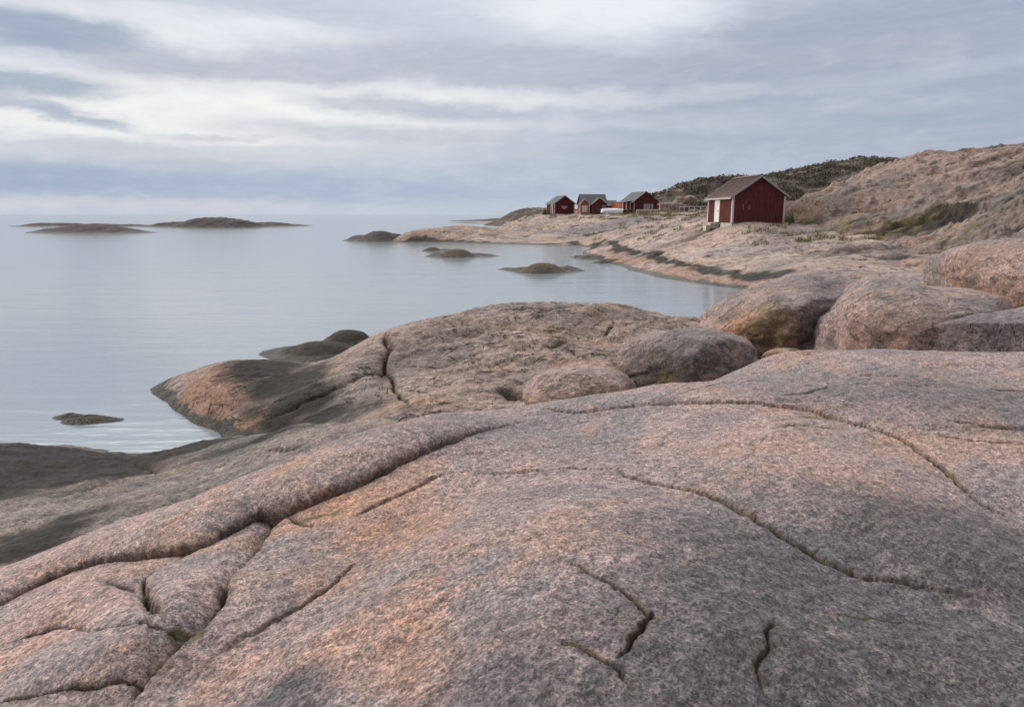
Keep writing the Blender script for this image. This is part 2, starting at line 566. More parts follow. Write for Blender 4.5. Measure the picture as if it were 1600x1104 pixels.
def rock_material(name, k=1.0, base=(0.36, 0.295, 0.275), grey=(0.25, 0.245, 0.25), warm=(0.42, 0.27, 0.175), tide=0.5, tide_amt=1.0,
                  speck=1.0, bump=1.0, streak_rot=0.5, contrast=1.0, dark_col=(0.014, 0.014, 0.012), veg=0.0, pale_col=(0.55, 0.46, 0.42), cleft=0.0,
                  grey_col=(0.150, 0.147, 0.158), tilt=0.0, an=1.0, orange_col=None, fine=1.0):
    orange_col = orange_col or (warm[0] * 1.05, warm[1] * 0.90, warm[2] * 0.80)
    """granite; k scales the pattern (1 = close by, larger = coarser)"""
    m, nt, b, out = new_mat(name)
    q = NB(nt)
    geo = q.n('ShaderNodeNewGeometry'); pos = geo.outputs['Position']
    sx = q.n('ShaderNodeSeparateXYZ'); q.l(pos, sx.inputs[0])
    rt = (0, tilt, streak_rot)
    big = q.noise(pos, 0.55 / k, 5, 0.6, 0.6)
    big2 = q.noise(pos, 0.8 / k, 5, 0.6, 0.4, loc=(31, 7, 3))
    band = q.noise(pos, 1.0 / k, 6, 0.62, 0.8, mscale=(0.45 ** an, 2.6 ** an, 2.0 ** an), rot=rt)
    med = q.noise(pos, 5.0 / k, 6, 0.7, 0.3, mscale=(0.7 ** an, 1.3 ** an, 1.3 ** an), rot=rt)
    blot = q.noise(pos, 2.6 / k, 6, 0.7, 1.0, loc=(5, 19, 2))
    blot2 = q.noise(pos, 3.4 / k, 6, 0.7, 1.0, loc=(15, 3, 8), mscale=(0.6 ** an, 1.7 ** an, 1.2 ** an), rot=rt)

    def broken(att, lo=0.35, hi=0.65, amp=1.3):
        """a stain whose edge is broken up by the grain of the rock"""
        n = q.math('MULTIPLY', q.math('SUBTRACT', q.math('ADD', q.math('MULTIPLY', blot2, 0.5), q.math('MULTIPLY', med, 0.5)), 0.5), amp)
        a = q.attr(att)
        v = q.math('ADD', a, q.math('MULTIPLY', n, q.mr(a, 0.0, 0.15)))
        return q.mr(v, lo, hi)
    c = q.mix(q.mr(big, 0.40, 0.60), base, grey)
    c = q.mix(q.mr(band, 0.48, 0.66, 0, 0.7), c, warm)
    c = q.mix(q.math('MULTIPLY', broken('orange', 0.1, 0.9, 1.6), 0.9), c, orange_col)
    c = q.mix(q.math('MULTIPLY', broken('grey', 0.1, 0.9, 1.6), 0.9), c, grey_col)
    c = q.mix(q.math('MULTIPLY', broken('pale', 0.2, 0.8), 0.8), c, pale_col)
    c = q.mix(q.mr(blot, 0.53, 0.68, 0, 0.55 * contrast), c, (grey_col[0] * 0.85, grey_col[1] * 0.83, grey_col[2] * 0.78))
    c = q.mix(q.mr(blot2, 0.55, 0.70, 0, 0.5 * contrast), c, pale_col)
    kk = k ** 0.9 / fine
    if speck > 0:      # mineral grains multiply the body colour
        g = None
        for vs, lo, am in ((95.0 / kk, (4, 9, 1), 0.55), (42.0 / kk, (1, 3, 7), 0.40)):
            mp = q.n('ShaderNodeMapping'); mp.inputs['Location'].default_value = lo; mp.inputs['Rotation'].default_value = rt; mp.inputs['Scale'].default_value = (0.8 ** an, 1.2 ** an, 1.1)
            q.l(pos, mp.inputs[0])
            vo = q.n('ShaderNodeTexVoronoi'); vo.inputs['Scale'].default_value = vs; q.l(mp.outputs[0], vo.inputs['Vector'])
            sc_ = q.n('ShaderNodeSeparateColor'); q.l(vo.outputs['Color'], sc_.inputs[0])
            jit = q.math('ADD', sc_.outputs[0], q.math('MULTIPLY', q.math('SUBTRACT', q.noise(pos, vs * 0.22, 3, 0.7), 0.5), 1.2))
            a_ = am * speck
            m1 = q.mix(q.mr(jit, 0.15, 0.45, a_, 0), (1.0, 1.0, 1.0), (0.27, 0.265, 0.285))
            m1 = q.mix(q.mr(jit, 0.60, 0.90, 0, a_), m1, (1.8, 1.62, 1.56))
            c = q.mix(1.0, c, m1, 'MULTIPLY')
        s3 = q.noise(pos, 13.0 / kk, 5, 0.75, 0.6, loc=(14, 2, 5), mscale=(0.7 ** an, 1.4 ** an, 1.1 ** an), rot=rt)
        c = q.mix(1.0, c, q.mix(q.mr(s3, 0.38, 0.64), (1.22, 1.2, 1.2), (0.70, 0.71, 0.73)), 'MULTIPLY')
    # dark dashes: weathered foliation
    fol = q.noise(pos, 7.0 / kk, 5, 0.72, 0.5, mscale=(0.35 ** an, 2.4 ** an, 1.5 ** an), rot=rt, loc=(7, 7, 1))
    c = q.mix(q.mr(fol, 0.58, 0.70, 0, 0.55 * contrast), c, (0.07, 0.062, 0.055))
    crk = None
    if cleft > 0:      # joints: thin contour lines of a stretched noise
        cn = q.noise(pos, 1.5 / k, 4, 0.55, 0.9, mscale=(0.5 ** an, 1.9 ** an, 1.6 ** an), rot=rt, loc=(9, 1, 4))
        line = q.mr(q.math('ABSOLUTE', q.math('SUBTRACT', cn, 0.5)), 0.0, 0.012, 1, 0)
        cn2 = q.noise(pos, 2.6 / k, 4, 0.55, 0.9, mscale=(1.6 ** an, 0.6 ** an, 1.0 ** an), rot=rt, loc=(2, 8, 4))
        line2 = q.mr(q.math('ABSOLUTE', q.math('SUBTRACT', cn2, 0.5)), 0.0, 0.010, 1, 0)
        crk = q.math('MAXIMUM', q.math('MULTIPLY', line, q.mr(blot, 0.44, 0.54)), q.math('MULTIPLY', line2, q.mr(blot2, 0.50, 0.58)))
        c = q.mix(q.math('MULTIPLY', crk, cleft), c, (0.045, 0.038, 0.030))
    c = q.mix(q.math('MULTIPLY', broken('dark', 0.15, 0.75), 0.93), c, q.mix(q.mr(med, 0.42, 0.62), dark_col, tuple(x * 2.2 for x in dark_col)))
    if veg > 0:
        vg = q.noise(pos, 0.16, 7, 0.72, 1.2, loc=(3, 3, 9))
        c = q.mix(q.mr(vg, 0.50 - 0.1 * veg, 0.58 - 0.1 * veg, 0, 0.95), c, (0.060, 0.047, 0.032))
    c = q.mix(q.math('MULTIPLY', broken('moss', 0.3, 0.6), 0.85), c, q.mix(q.mr(med, 0.4, 0.6), (0.06, 0.055, 0.022), (0.16, 0.13, 0.055)))
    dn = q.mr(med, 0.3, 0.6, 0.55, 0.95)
    c = q.mix(q.math('MULTIPLY', q.attr('dirt'), dn), c, q.mix(q.mr(blot2, 0.4, 0.6), (0.030, 0.026, 0.019), (0.11, 0.08, 0.045)))  # dirt and soil; the near-black tone also paints in crevice shade
    # wet algae band above the waterline
    nz = q.math('ADD', q.math('MULTIPLY', q.noise(pos, 1.6 / k, 5, 0.65), 0.5), q.math('MULTIPLY', med, 0.5))
    zz = q.math('ADD', sx.outputs[2], q.math('MULTIPLY', q.math('SUBTRACT', nz, 0.5), tide * 2.6))
    wet = q.mr(zz, tide * 0.7, tide * 0.95, tide_amt, 0.0)
    c = q.mix(wet, c, q.mix(q.mr(med, 0.4, 0.6), (0.020, 0.020, 0.014), (0.060, 0.054, 0.032)))
    q.l(c, b.inputs['Base Color'])
    q.l(q.mr(wet, 0, 1, 0.82, 0.42, False), b.inputs['Roughness'])
    b.inputs['Specular IOR Level'].default_value = 0.25
    # relief
    h1 = q.noise(pos, 34.0 / k, 6, 0.75, 0.5, mscale=(0.75 ** an, 1.35 ** an, 1.2 ** an), rot=rt)
    h2 = q.noise(pos, 6.0 / k, 6, 0.7, 0.8, mscale=(0.7 ** an, 1.4 ** an, 1.3 ** an), rot=rt)
    hh = q.math('ADD', q.math('MULTIPLY', h1, 0.016 * k), q.math('MULTIPLY', h2, 0.050 * k))
    hh = q.math('SUBTRACT', hh, q.math('MULTIPLY', q.mr(fol, 0.56, 0.72), 0.008 * k))
    if crk is not None: hh = q.math('SUBTRACT', hh, q.math('MULTIPLY', crk, 0.05 * k * cleft))
    bp = q.n('ShaderNodeBump'); bp.inputs['Strength'].default_value = min(bump, 1.0); bp.inputs['Distance'].default_value = max(bump, 1.0)
    q.l(hh, bp.inputs['Height']); q.l(bp.outputs[0], b.inputs['Normal'])
    return m


def water_material():
    m, nt, b, out = new_mat("sea_water")
    q = NB(nt)
    geo = q.n('ShaderNodeNewGeometry'); pos = geo.outputs['Position']
    b.inputs['Base Color'].default_value = (0.20, 0.245, 0.275, 1)
    b.inputs['Roughness'].default_value = 0.13
    b.inputs['IOR'].default_value = 3.2
    b.inputs['Specular IOR Level'].default_value = 0.5
    n1 = q.noise(pos, 1.0, 4, 0.6, 0.6, mscale=(0.5, 2.2, 1), rot=(0, 0, 0.12))
    n2 = q.noise(pos, 0.22, 4, 0.6, 0.6, mscale=(0.5, 2.2, 1), rot=(0, 0, -0.08))
    h = q.math('ADD', q.math('MULTIPLY', n1, 0.10), q.math('MULTIPLY', n2, 0.35))
    for (u_, v_, rad, amp) in ((235, 668, 2.6, 0.16), (430, 560, 2.2, 0.12), (1120, 470, 6.0, 0.2)):
        wp = W(u_, v_)
        dn = q.n('ShaderNodeVectorMath'); dn.operation = 'DISTANCE'; q.l(pos, dn.inputs[0]); dn.inputs[1].default_value = (wp[0], wp[1], 0)
        mk = q.mr(dn.outputs['Value'], 0.0, rad * 1.6, amp, 0.0)
        n3 = q.noise(pos, 1.3, 2, 0.5, 1.2, mscale=(0.5, 1.8, 1), rot=(0, 0, -0.3), loc=(u_, 0, 0))
        h = q.math('ADD', h, q.math('MULTIPLY', q.math('MULTIPLY', n3, mk), 0.9))
    bp = q.n('ShaderNodeBump'); bp.inputs['Strength'].default_value = 0.22; bp.inputs['Distance'].default_value = 0.5
    q.l(h, bp.inputs['Height']); q.l(bp.outputs[0], b.inputs['Normal'])
    return m


def plain(name, col, rough=0.7, var=0.15, scale=6.0, metallic=0.0):
    m, nt, b, out = new_mat(name); q = NB(nt)
    tc = q.n('ShaderNodeTexCoord')
    n = q.noise(tc.outputs['Object'], scale, 5, 0.6)
    c = q.mix(q.mr(n, 0.3, 0.7), tuple(x * (1 - var) for x in col), tuple(min(x * (1 + var), 1) for x in col))
    q.l(c, b.inputs['Base Color']); b.inputs['Roughness'].default_value = rough; b.inputs['Metallic'].default_value = metallic
    return m


def board_material(name, col, var=0.3):
    m, nt, b, out = new_mat(name); q = NB(nt)
    tc = q.n('ShaderNodeTexCoord'); o = tc.outputs['Object']
    n = q.noise(o, 2.2, 5, 0.65, 0.2, mscale=(5, 5, 0.5))
    n2 = q.noise(o, 0.9, 4, 0.6)
    c = q.mix(q.mr(n, 0.3, 0.7), tuple(x * (1 - var) for x in col), tuple(x * (1 + var) for x in col))
    c = q.mix(q.mr(n2, 0.52, 0.75, 0, 0.35), c, tuple(x * 0.6 + 0.03 for x in col))
    q.l(c, b.inputs['Base Color']); b.inputs['Roughness'].default_value = 0.75
    return m


def tile_material(name, col, col2):
    m, nt, b, out = new_mat(name); q = NB(nt)
    tc = q.n('ShaderNodeTexCoord'); o = tc.outputs['Object']
    n = q.noise(o, 5.0, 4, 0.7, mscale=(1, 1, 2))
    n2 = q.noise(o, 0.8, 4, 0.6)
    c = q.mix(q.mr(n, 0.3, 0.7), col, col2)
    c = q.mix(q.mr(n2, 0.5, 0.7, 0, 0.4), c, (0.10, 0.095, 0.085))
    q.l(c, b.inputs['Base Color']); b.inputs['Roughness'].default_value = 0.8
    return m


M_ROCK = rock_material("granite_near", k=1.0, base=(0.345, 0.268, 0.248), grey=(0.225, 0.205, 0.203), warm=(0.36, 0.252, 0.19), grey_col=(0.095, 0.094, 0.101), streak_rot=-0.5, tide=0.1, tide_amt=0.0, contrast=0.5, an=0.0, fine=1.4, bump=0.62)
M_LOW = rock_material("granite_wet_ledge", k=1.3, base=(0.27, 0.238, 0.21), grey=(0.17, 0.16, 0.148), warm=(0.33, 0.26, 0.20), tide=0.22, streak_rot=-0.4, speck=.7)
M_MID = rock_material("granite_dome", k=2.0, base=(0.385, 0.30, 0.25), grey=(0.27, 0.233, 0.21), warm=(0.44, 0.30, 0.21), orange_col=(0.36, 0.215, 0.145), tide=0.22, bump=1.1,
                      contrast=1.0, streak_rot=0.5, speck=.5, cleft=0.8)
M_BLOCK = rock_material("granite_block", k=1.5, base=(0.39, 0.30, 0.272), grey=(0.26, 0.23, 0.22), warm=(0.44, 0.31, 0.22), tide=0.1, tide_amt=0, bump=1.2, streak_rot=0.3, speck=.6, cleft=0.35)
M_SHORE = rock_material("granite_shore", k=5.0, base=(0.41, 0.315, 0.262), grey=(0.26, 0.222, 0.205), warm=(0.48, 0.355, 0.25), orange_col=(0.30, 0.195, 0.14), tide=0.20, tide_amt=0.95,
                        speck=0.25, bump=0.7, contrast=1.1, streak_rot=0.15, cleft=0.9)
M_HILL = rock_material("granite_hill", k=5.0, base=(0.30, 0.222, 0.190), grey=(0.18, 0.152, 0.137), warm=(0.31, 0.213, 0.15), pale_col=(0.37, 0.29, 0.25), grey_col=(0.11, 0.10, 0.09), tide=0.5, tide_amt=0,
                       speck=0.15, bump=0.6, contrast=1.0, streak_rot=0.1, tilt=-0.5, cleft=0.9)
M_HEATH = rock_material("heath_hill", k=14.0, base=(0.27, 0.21, 0.17), grey=(0.16, 0.14, 0.115), warm=(0.28, 0.2, 0.13), tide=0.5, tide_amt=0,
                        speck=0.2, bump=1.2, contrast=1.3, veg=1.0)
M_ISLE = rock_material("granite_islet", k=6.0, base=(0.105, 0.088, 0.087), grey=(0.065, 0.059, 0.061), warm=(0.12, 0.09, 0.078), tide=0.45, speck=0.2, bump=1.0, pale_col=(0.19, 0.16, 0.155))
M_REEF = rock_material("granite_reef", k=3.0, base=(0.12, 0.10, 0.07), grey=(0.08, 0.072, 0.058), warm=(0.16, 0.12, 0.07), tide=0.20, speck=0.3, bump=1.0, pale_col=(0.2, 0.165, 0.12))
M_WET = rock_material("black_wet_rock", k=2.0, base=(0.05, 0.045, 0.036), grey=(0.035, 0.033, 0.03), warm=(0.07, 0.055, 0.035), tide=0.2, speck=0.3, bump=0.9, pale_col=(0.11, 0.10, 0.08), grey_col=(0.04, 0.04, 0.04))
M_WATER = water_material()


def zeros(x): return {a: np.zeros(x.size) for a in ATT}

# ------------------------------------------------------------------ sea


def build_sea():
    bm = bmesh.new()
    rings = [0.0] + list(np.geomspace(3, 30000, 40))
    n = 96
    prev = None
    c0 = bm.verts.new((0, 0, 0))
    for r in rings[1:]:
        cur = [bm.verts.new((r * math.cos(2 * math.pi * i / n), r * math.sin(2 * math.pi * i / n), 0)) for i in range(n)]
        for i in range(n):
            j = (i + 1) % n
            if prev is None: bm.faces.new((c0, cur[i], cur[j]))
            else: bm.faces.new((prev[i], cur[i], cur[j], prev[j]))
        prev = cur
    me = bpy.data.meshes.new("water"); bm.to_mesh(me); bm.free()
    for p in me.polygons: p.use_smooth = True
    me.materials.append(M_WATER)
    o = bpy.data.objects.new("water", me); COL.objects.link(o)
    tag(o, kind='structure')


build_sea()

# ------------------------------------------------------------------ foreground rock
FG = Mass([
    P(0, 1104, 2.35), P(400, 1104, 2.03), P(800, 1104, 1.70), P(1200, 1104, 1.78), P(1600, 1104, 1.95), P(-450, 1104, 2.9), P(2000, 1104, 2.1),
    (0, 0.4, 2.45), (-1.5, 0.3, 2.3), (1.5, 0.3, 2.45), (-5, 0.5, 1.3), (5, 0.5, 2.5), (-3, -2, 2.0), (3, -2, 2.5), (0, -2.5, 2.45), (9, 3, 2.6), (9, -1, 2.7),
    P(0, 990, 3.12), P(250, 980, 2.62), P(0, 905, 4.0), P(150, 845, 4.4), P(300, 791, 4.85), P(450, 736, 5.4), P(640, 665, 6.2), P(830, 633, 6.8),
    P(400, 900, 3.12), P(800, 900, 2.48), P(1200, 900, 2.62), P(1600, 900, 2.85), P(1900, 900, 3.1),
    P(540, 780, 4.0), P(800, 750, 3.95), P(1200, 750, 3.8), P(1600, 750, 4.1), P(870, 665, 5.6), P(1200, 650, 5.3), P(1450, 650, 5.5), P(1600, 650, 5.6),
    P(1000, 609, 7.1), P(1200, 590, 7.0), P(1450, 590, 7.1), P(1600, 590, 7.2), P(1200, 556, 8.4), P(1350, 547, 8.7), P(1600, 551, 8.7), P(1850, 560, 8.8),
    P(-250, 1000, 3.8), P(-200, 960, 3.9),
    Q(1850, 11, 1.3), Q(1600, 11, 1.3), Q(1400, 11, 1.3), Q(1200, 10.8, 1.2), Q(1000, 9.3, 0.8), Q(830, 8.5, 0.6), Q(640, 7.8, 0.4), Q(450, 6.9, 0.4), Q(300, 6.3, 0.5),
    Q(150, 5.9, 0.5), Q(0, 5.4, 0.4), Q(-250, 5.0, 0.4)], slope=0.9, rnd=0.6)


def _swells():
    """broad swells and folds of the near slab"""
    hills = [(FG.hit(u, v), rx, ry, h) for u, v, rx, ry, h in ((930, 860, .75, .8, .09), (1330, 800, .9, 1.1, .07), (1150, 1040, .6, .35, .05), (330, 920, .35, .4, .05), (110, 930, .35, .35, .05), (140, 1030, .35, .25, .05),
                                                             (560, 700, .7, .5, .04), (1400, 610, 1.6, .9, .08))]
    lines = [(catmull([FG.hit(u, v) for u, v in pl], 3), w, d) for pl, w, d in (([(250, 1104), (400, 985), (500, 915), (600, 840), (740, 745)], .30, .07), ([(560, 1104), (640, 1000), (720, 900)], .25, .035),
                                                                              ([(1090, 770), (1200, 826), (1310, 886), (1430, 918), (1600, 955)], .35, .06), ([(1240, 638), (1360, 668), (1450, 712), (1540, 785)], .45, .05))]

    def f(x, y):
        z = np.zeros_like(x)
        for h, rx, ry, a in hills: z += a * np.exp(-((x - h[0]) / rx) ** 2 - ((y - h[1]) / ry) ** 2)
        for pl, w, dp in lines:
            best = np.full(x.shape, 1e9)
            for a, b in zip(pl[:-1], pl[1:]):
                e = b - a; t = np.clip(((x - a[0]) * e[0] + (y - a[1]) * e[1]) / (e @ e), 0, 1)
                best = np.minimum(best, np.hypot(x - a[0] - t * e[0], y - a[1] - t * e[1]))
            z -= dp * np.exp(-(best / w) ** 2)
        return z
    FG.extra = f


_swells()


def K(*a, **k): return Crack(FG, *a, **k)


FG_CRACKS = [
    # the long roll of rock on the left, ending in the joint below it
    K([(-300, 1040), (-120, 990), (-40, 965), (0, 945), (60, 915), (130, 888), (200, 874), (290, 862), (350, 832), (400, 808), (440, 801), (500, 780), (560, 758), (620, 729), (680, 703), (740, 680), (800, 663), (860, 647)],
      0.25, 0.36, 0.08, d_dn=0.03, bulge=0.10, step=0.20, step_len=1.0, ends=(0.1, 0.3), gap=0.022,
      wts=[0.3, 0.5, 0.5, 0.5, 0.6, 0.75, 0.85, 0.8, 0.8, 0.95, 1.15, 1.15, 1.05, 1.0, 0.85, 0.5, 0.25, 0.12]),
    K([(190, 1104), (240, 1045), (290, 995), (320, 965), (345, 925), (375, 880), (410, 835), (440, 805)], 0.15, 0.20, 0.04, ends=(0.1, 0.0), gap=0.022, wts=[0.6, 0.8, 1.1, 1.0, 1.2, 1.1, 1.1]),
    K([(345, 832), (290, 868), (250, 893), (225, 915), (243, 950), (255, 968)], 0.06, 0.05, 0.14, gap=0.012, ends=(0.1, 0.1), wts=[0.6, 0.7, 0.8, 0.9, 1.2, 1.0]),
    K([(140, 912), (190, 925), (225, 932), (243, 955)], 0.035, 0.12, 0.12, gap=0.01),
    K([(-20, 1022), (40, 1003), (103, 984), (180, 980), (245, 978), (300, 985)], 0.11, 0.26, 0.05, d_dn=0.02, bulge=0.05, step=0.07, step_len=0.4, gap=0.010),
    K([(-20, 1102), (60, 1087), (110, 1072), (170, 1066), (230, 1056), (272, 1038)], 0.07, 0.18, 0.03, d_dn=0.015, bulge=0.03, step=0.045, step_len=0.3, gap=0.008),
    K([(300, 1062), (359, 1004), (431, 968), (500, 924), (560, 880), (600, 852)], 0.022, 0.03, 0.10, gap=0.007, wts=[0.6, 0.6, 0.8, 1.0, 0.6, 0.3]),
    K([(450, 806), (490, 820), (530, 822)], 0.04, 0.08, 0.03, ends=(0, 0.5), gap=0.012),
    K([(525, 820), (560, 803), (620, 775), (680, 748), (720, 738)], 0.022, 0.04, 0.12, gap=0.007),
    K([(680, 714), (760, 708), (850, 700), (930, 693), (1010, 687), (1090, 680)], 0.022, 0.06, 0.02, gap=0.008),
    K([(700, 735), (780, 740), (850, 735), (900, 729), (940, 730), (990, 744), (1040, 758), (1100, 773), (1140, 791), (1200, 826), (1260, 861), (1310, 886), (1360, 903), (1430, 918), (1500, 932), (1620, 955)],
      0.045, 0.06, 0.03, step=0.02, step_len=0.3, ends=(0.15, 0.1), gap=0.010, wts=[0.4, 0.4, 0.45, 0.45, 0.45, 0.5, 0.6, 0.9, 1.0, 1.1, 1.2, 1.0, 0.8, 0.5, 0.35, 0.3]),
    K([(822, 633), (880, 641), (960, 637), (1040, 632), (1100, 630), (1180, 631), (1240, 638), (1300, 650), (1360, 668), (1410, 685), (1450, 712), (1490, 745), (1540, 785), (1620, 825)],
      0.05, 0.20, 0.02, step=0.05, step_len=0.5, ends=(0.1, 0.1), gap=0.009, wts=[0.6, 0.7, 0.7, 0.8, 0.9, 0.9, 0.8, 0.7, 0.7, 0.8, 1.0, 0.9, 0.7, 0.5]),
    K([(856, 860), (900, 873), (940, 897), (975, 922), (1000, 942)], 0.014, 0.02, 0.03, ends=(0.5, 0), gap=0.006, wts=[0.4, 0.7, 1, 1.3]),
    K([(958, 1032), (985, 1000), (1003, 965), (1018, 948)], 0.03, 0.015, 0.025, ends=(0.3, 0.1), gap=0.009),
    K([(998, 940), (1005, 955), (1010, 958)], 0.02, 0.02, 0.02, ends=(0, 0), gap=0.008),
    K([(855, 996), (905, 1011), (940, 1032), (965, 1055), (990, 1088)], 0.012, 0.02, 0.025, gap=0.006),
    K([(1200, 1095), (1186, 1062), (1188, 1030), (1200, 998), (1212, 962)], 0.015, 0.012, 0.03, gap=0.007),
    K([(1270, 952), (1340, 963), (1400, 972), (1460, 974)], 0.006, 0.04, 0.03, gap=0.004),
    K([(1200, 668), (1260, 663), (1320, 667)], 0.02, 0.05, 0.05, gap=0.008),
    K([(1090, 770), (1115, 745), (1150, 730), (1185, 700), (1210, 672)], 0.008, 0.12, 0.03, gap=0.004, dirt=0.2),
    K([(1530, 608), (1570, 612), (1640, 612)], 0.035, 0.08, 0.05, gap=0.02),
    K([(1475, 655), (1540, 664), (1620, 672)], 0.04, 0.07, 0.05, gap=0.018),
    K([(1440, 680), (1520, 690), (1620, 700)], 0.02, 0.06, 0.05, gap=0.01),
    K([(1200, 618), (1260, 612), (1300, 600)], 0.02, 0.05, 0.05, gap=0.01),
    K([(1040, 628), (1120, 600), (1210, 585)], 0.012, 0.07, 0.05, gap=0.006),
]


def build_foreground():
    X, Y = polar(-60, 60, 0.07, 0.85, 13, 0.0033)
    X2 = X.ravel(); Y2 = Y.ravel()
    z = FG.base(X2, Y2)
    att = zeros(X2)
    # wobble the joints a little
    wx = fbm2(X2 * 3.1, Y2 * 3.1, 3, 0.6, 3) * 0.035 + fbm2(X2 * 12, Y2 * 12, 4, 0.75, 5) * 0.020
    wy = fbm2(X2 * 3.1 + 9, Y2 * 3.1, 3, 0.6, 4) * 0.035 + fbm2(X2 * 12 + 5, Y2 * 12, 4, 0.75, 6) * 0.020
    qx, qy = X2 + wx, Y2 + wy
    X = X.copy(); Y = Y.copy(); XY = (X.reshape(-1), Y.reshape(-1)); X2 = X2.copy(); Y2 = Y2.copy()
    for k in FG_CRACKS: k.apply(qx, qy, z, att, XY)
    z += 0.045 * fbm2(X2 * 0.55, Y2 * 0.55, 3, 0.5, 11)
    ca, sa = math.cos(0.6), math.sin(0.6)
    rx, ry = X2 * ca + Y2 * sa, -X2 * sa + Y2 * ca
    z += 0.022 * fbm2(rx * 1.3, ry * 3.6, 4, 0.6, 21)
    z += 0.012 * fbm2(rx * 6, ry * 11, 5, 0.7, 31)
    # rough, hollowed layers at the right back
    far = sstep(4.6, 6.5, np.hypot(X2, Y2)) * sstep(0.5, 3.0, X2)
    z -= 0.045 * far * sstep(0.15, 0.55, fbm2(X2 * 0.9 + 3, Y2 * 3.2, 4, 0.6, 41))
    spots(att, 'orange', FG, [(560, 790, .5, .35, 0.72), (450, 760, .16, .16, 0.65), (600, 830, .5, .5, 0.65), (520, 900, .4, .4, 0.50), (640, 960, .22, .5, 0.61), (660, 1060, .18, .3, 0.58),
                              (540, 1000, .3, .3, 0.50), (400, 1040, .4, .3, 0.43), (1150, 760, .35, .3, 0.25), (1170, 690, .7, .5, 0.28), (1080, 700, .5, .4, 0.25), (330, 720, .7, .4, 0.29),
                              (90, 900, .4, .3, 0.36), (60, 1000, .5, .4, 0.36), (240, 1030, .3, .3, 0.36), (820, 730, .6, .3, 0.25), (700, 860, .3, .4, 0.36), (1400, 690, .5, .2, 0.15), (1250, 640, .6, .15, 0.50)], X2, Y2)
    spots(att, 'grey', FG, [(1250, 900, .9, .7, .75), (1500, 1000, 1.3, .9, 1.0), (1600, 900, 1.3, 1.0, 1.0), (1000, 1000, .6, .5, .65), (800, 1080, .5, .35, .7), (1300, 1080, 1.0, .5, .95), (1150, 950, .6, .5, .8),  # grey stone; bottom-right patches also paint in the darker frame corner
                            (440, 1090, .2, .2, 1.0), (1560, 1080, .8, .5, 1.0), (1400, 800, 1.2, .6, .6), (1500, 620, 2.0, 1.2, .6), (600, 690, .8, .35, .4), (740, 660, .8, .4, .35), (1700, 1100, 1, .8, 1.0), (1050, 830, .6, .5, .5)], X2, Y2)
    spots(att, 'moss', FG, [(290, 985, .10, .06, .9), (500, 805, .22, .05, .6), (1480, 740, .3, .15, .4), (1270, 650, .5, .06, .5)], X2, Y2)
    keep = z > -0.3
    o = mesh_from_grid("foreground_rock", X, Y, z.reshape(X.shape), keep.reshape(X.shape), att, M_ROCK)
    tag(o, kind='structure')


build_foreground()

# ------------------------------------------------------------------ low wet ledge on the left
LL = Mass([P(0, 694, 10.6), P(100, 696, 10.9), P(-250, 700, 10.0), P(170, 706, 11.0), P(250, 709, 11.0), P(330, 697, 11.0), P(420, 681, 10.3), P(500, 668, 9.2), P(570, 661, 8.4), P(640, 662, 8.0),
           P(0, 780, 8.0), P(-250, 800, 7.6), P(150, 750, 8.4), P(0, 870, 6.3), P(-300, 950, 5.6), P(200, 775, 7.3), P(330, 725, 8.2), P(400, 717, 7.6), P(450, 705, 7.6), P(230, 730, 9.0),
           P(120, 810, 7.0), P(500, 690, 7.6), Q(600, 6.6, 1.1), Q(0, 5.0, 0.6), Q(300, 5.9, 0.7), Q(-300, 4.6, 0.4),
           Q(0, 12.6, -0.8), Q(150, 12.4, -0.8), Q(-250, 12.0, -0.8), Q(250, 12.2, -0.5), Q(340, 12.0, -0.4), Q(450, 11.2, -0.1), Q(520, 10.2, 0.2), Q(600, 9.6, 0.4), Q(700, 9.0, 0.4)], slope=0.5, rnd=0.8)


def build_ledge():
    X, Y = polar(-58, -4, 0.09, 4.2, 14.5, 0.006)
    x, y = X.ravel(), Y.ravel()
    z = LL.base(x, y); att = zeros(x)
    for c in [Crack(LL, [(200, 755), (250, 752), (300, 748), (330, 742)], 0.06, .3, .05), Crack(LL, [(60, 790), (130, 765), (190, 745), (240, 730)], 0.08, .35, .15),
              Crack(LL, [(180, 712), (215, 722), (250, 735), (220, 745)], 0.08, .2, .3), Crack(LL, [(380, 712), (440, 700), (500, 690)], 0.03, .2, .1)]:
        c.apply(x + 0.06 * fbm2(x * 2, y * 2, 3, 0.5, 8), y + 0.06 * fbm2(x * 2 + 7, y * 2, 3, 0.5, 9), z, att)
    z += 0.11 * fbm2(x * 0.8 + y * .3, y * 2.0 - x * .4, 5, 0.6, 51) + 0.012 * fbm2(x * 7, y * 7, 4, 0.6, 52)
    spots(att, 'dark', LL, [(60, 715, 2.4, .9, 1.0), (-100, 740, 2.5, 1.2, 1.0), (180, 730, 1.2, .6, .8), (150, 712, 1.5, .6, 1.0), (240, 708, 1.4, .5, 1.0), (300, 700, 1.2, .5, .8), (90, 770, 1.1, .35, .5),
                            (400, 688, 1.2, .4, .7), (130, 745, 1.3, .5, 0.8), (20, 860, .7, .35, .9), (70, 835, .6, .3, .9), (130, 805, .5, .25, .7)], x, y)
    spots(att, 'pale', LL, [(420, 700, 1.2, .35, .35), (300, 745, 1.1, .4, .35), (120, 790, 1.0, .4, .3), (250, 722, .5, .2, .3)], x, y)
    o = mesh_from_grid("shore_ledge", X, Y, z.reshape(X.shape), (z > -0.5).reshape(X.shape), att, M_LOW)
    tag(o, kind='structure')


build_ledge()

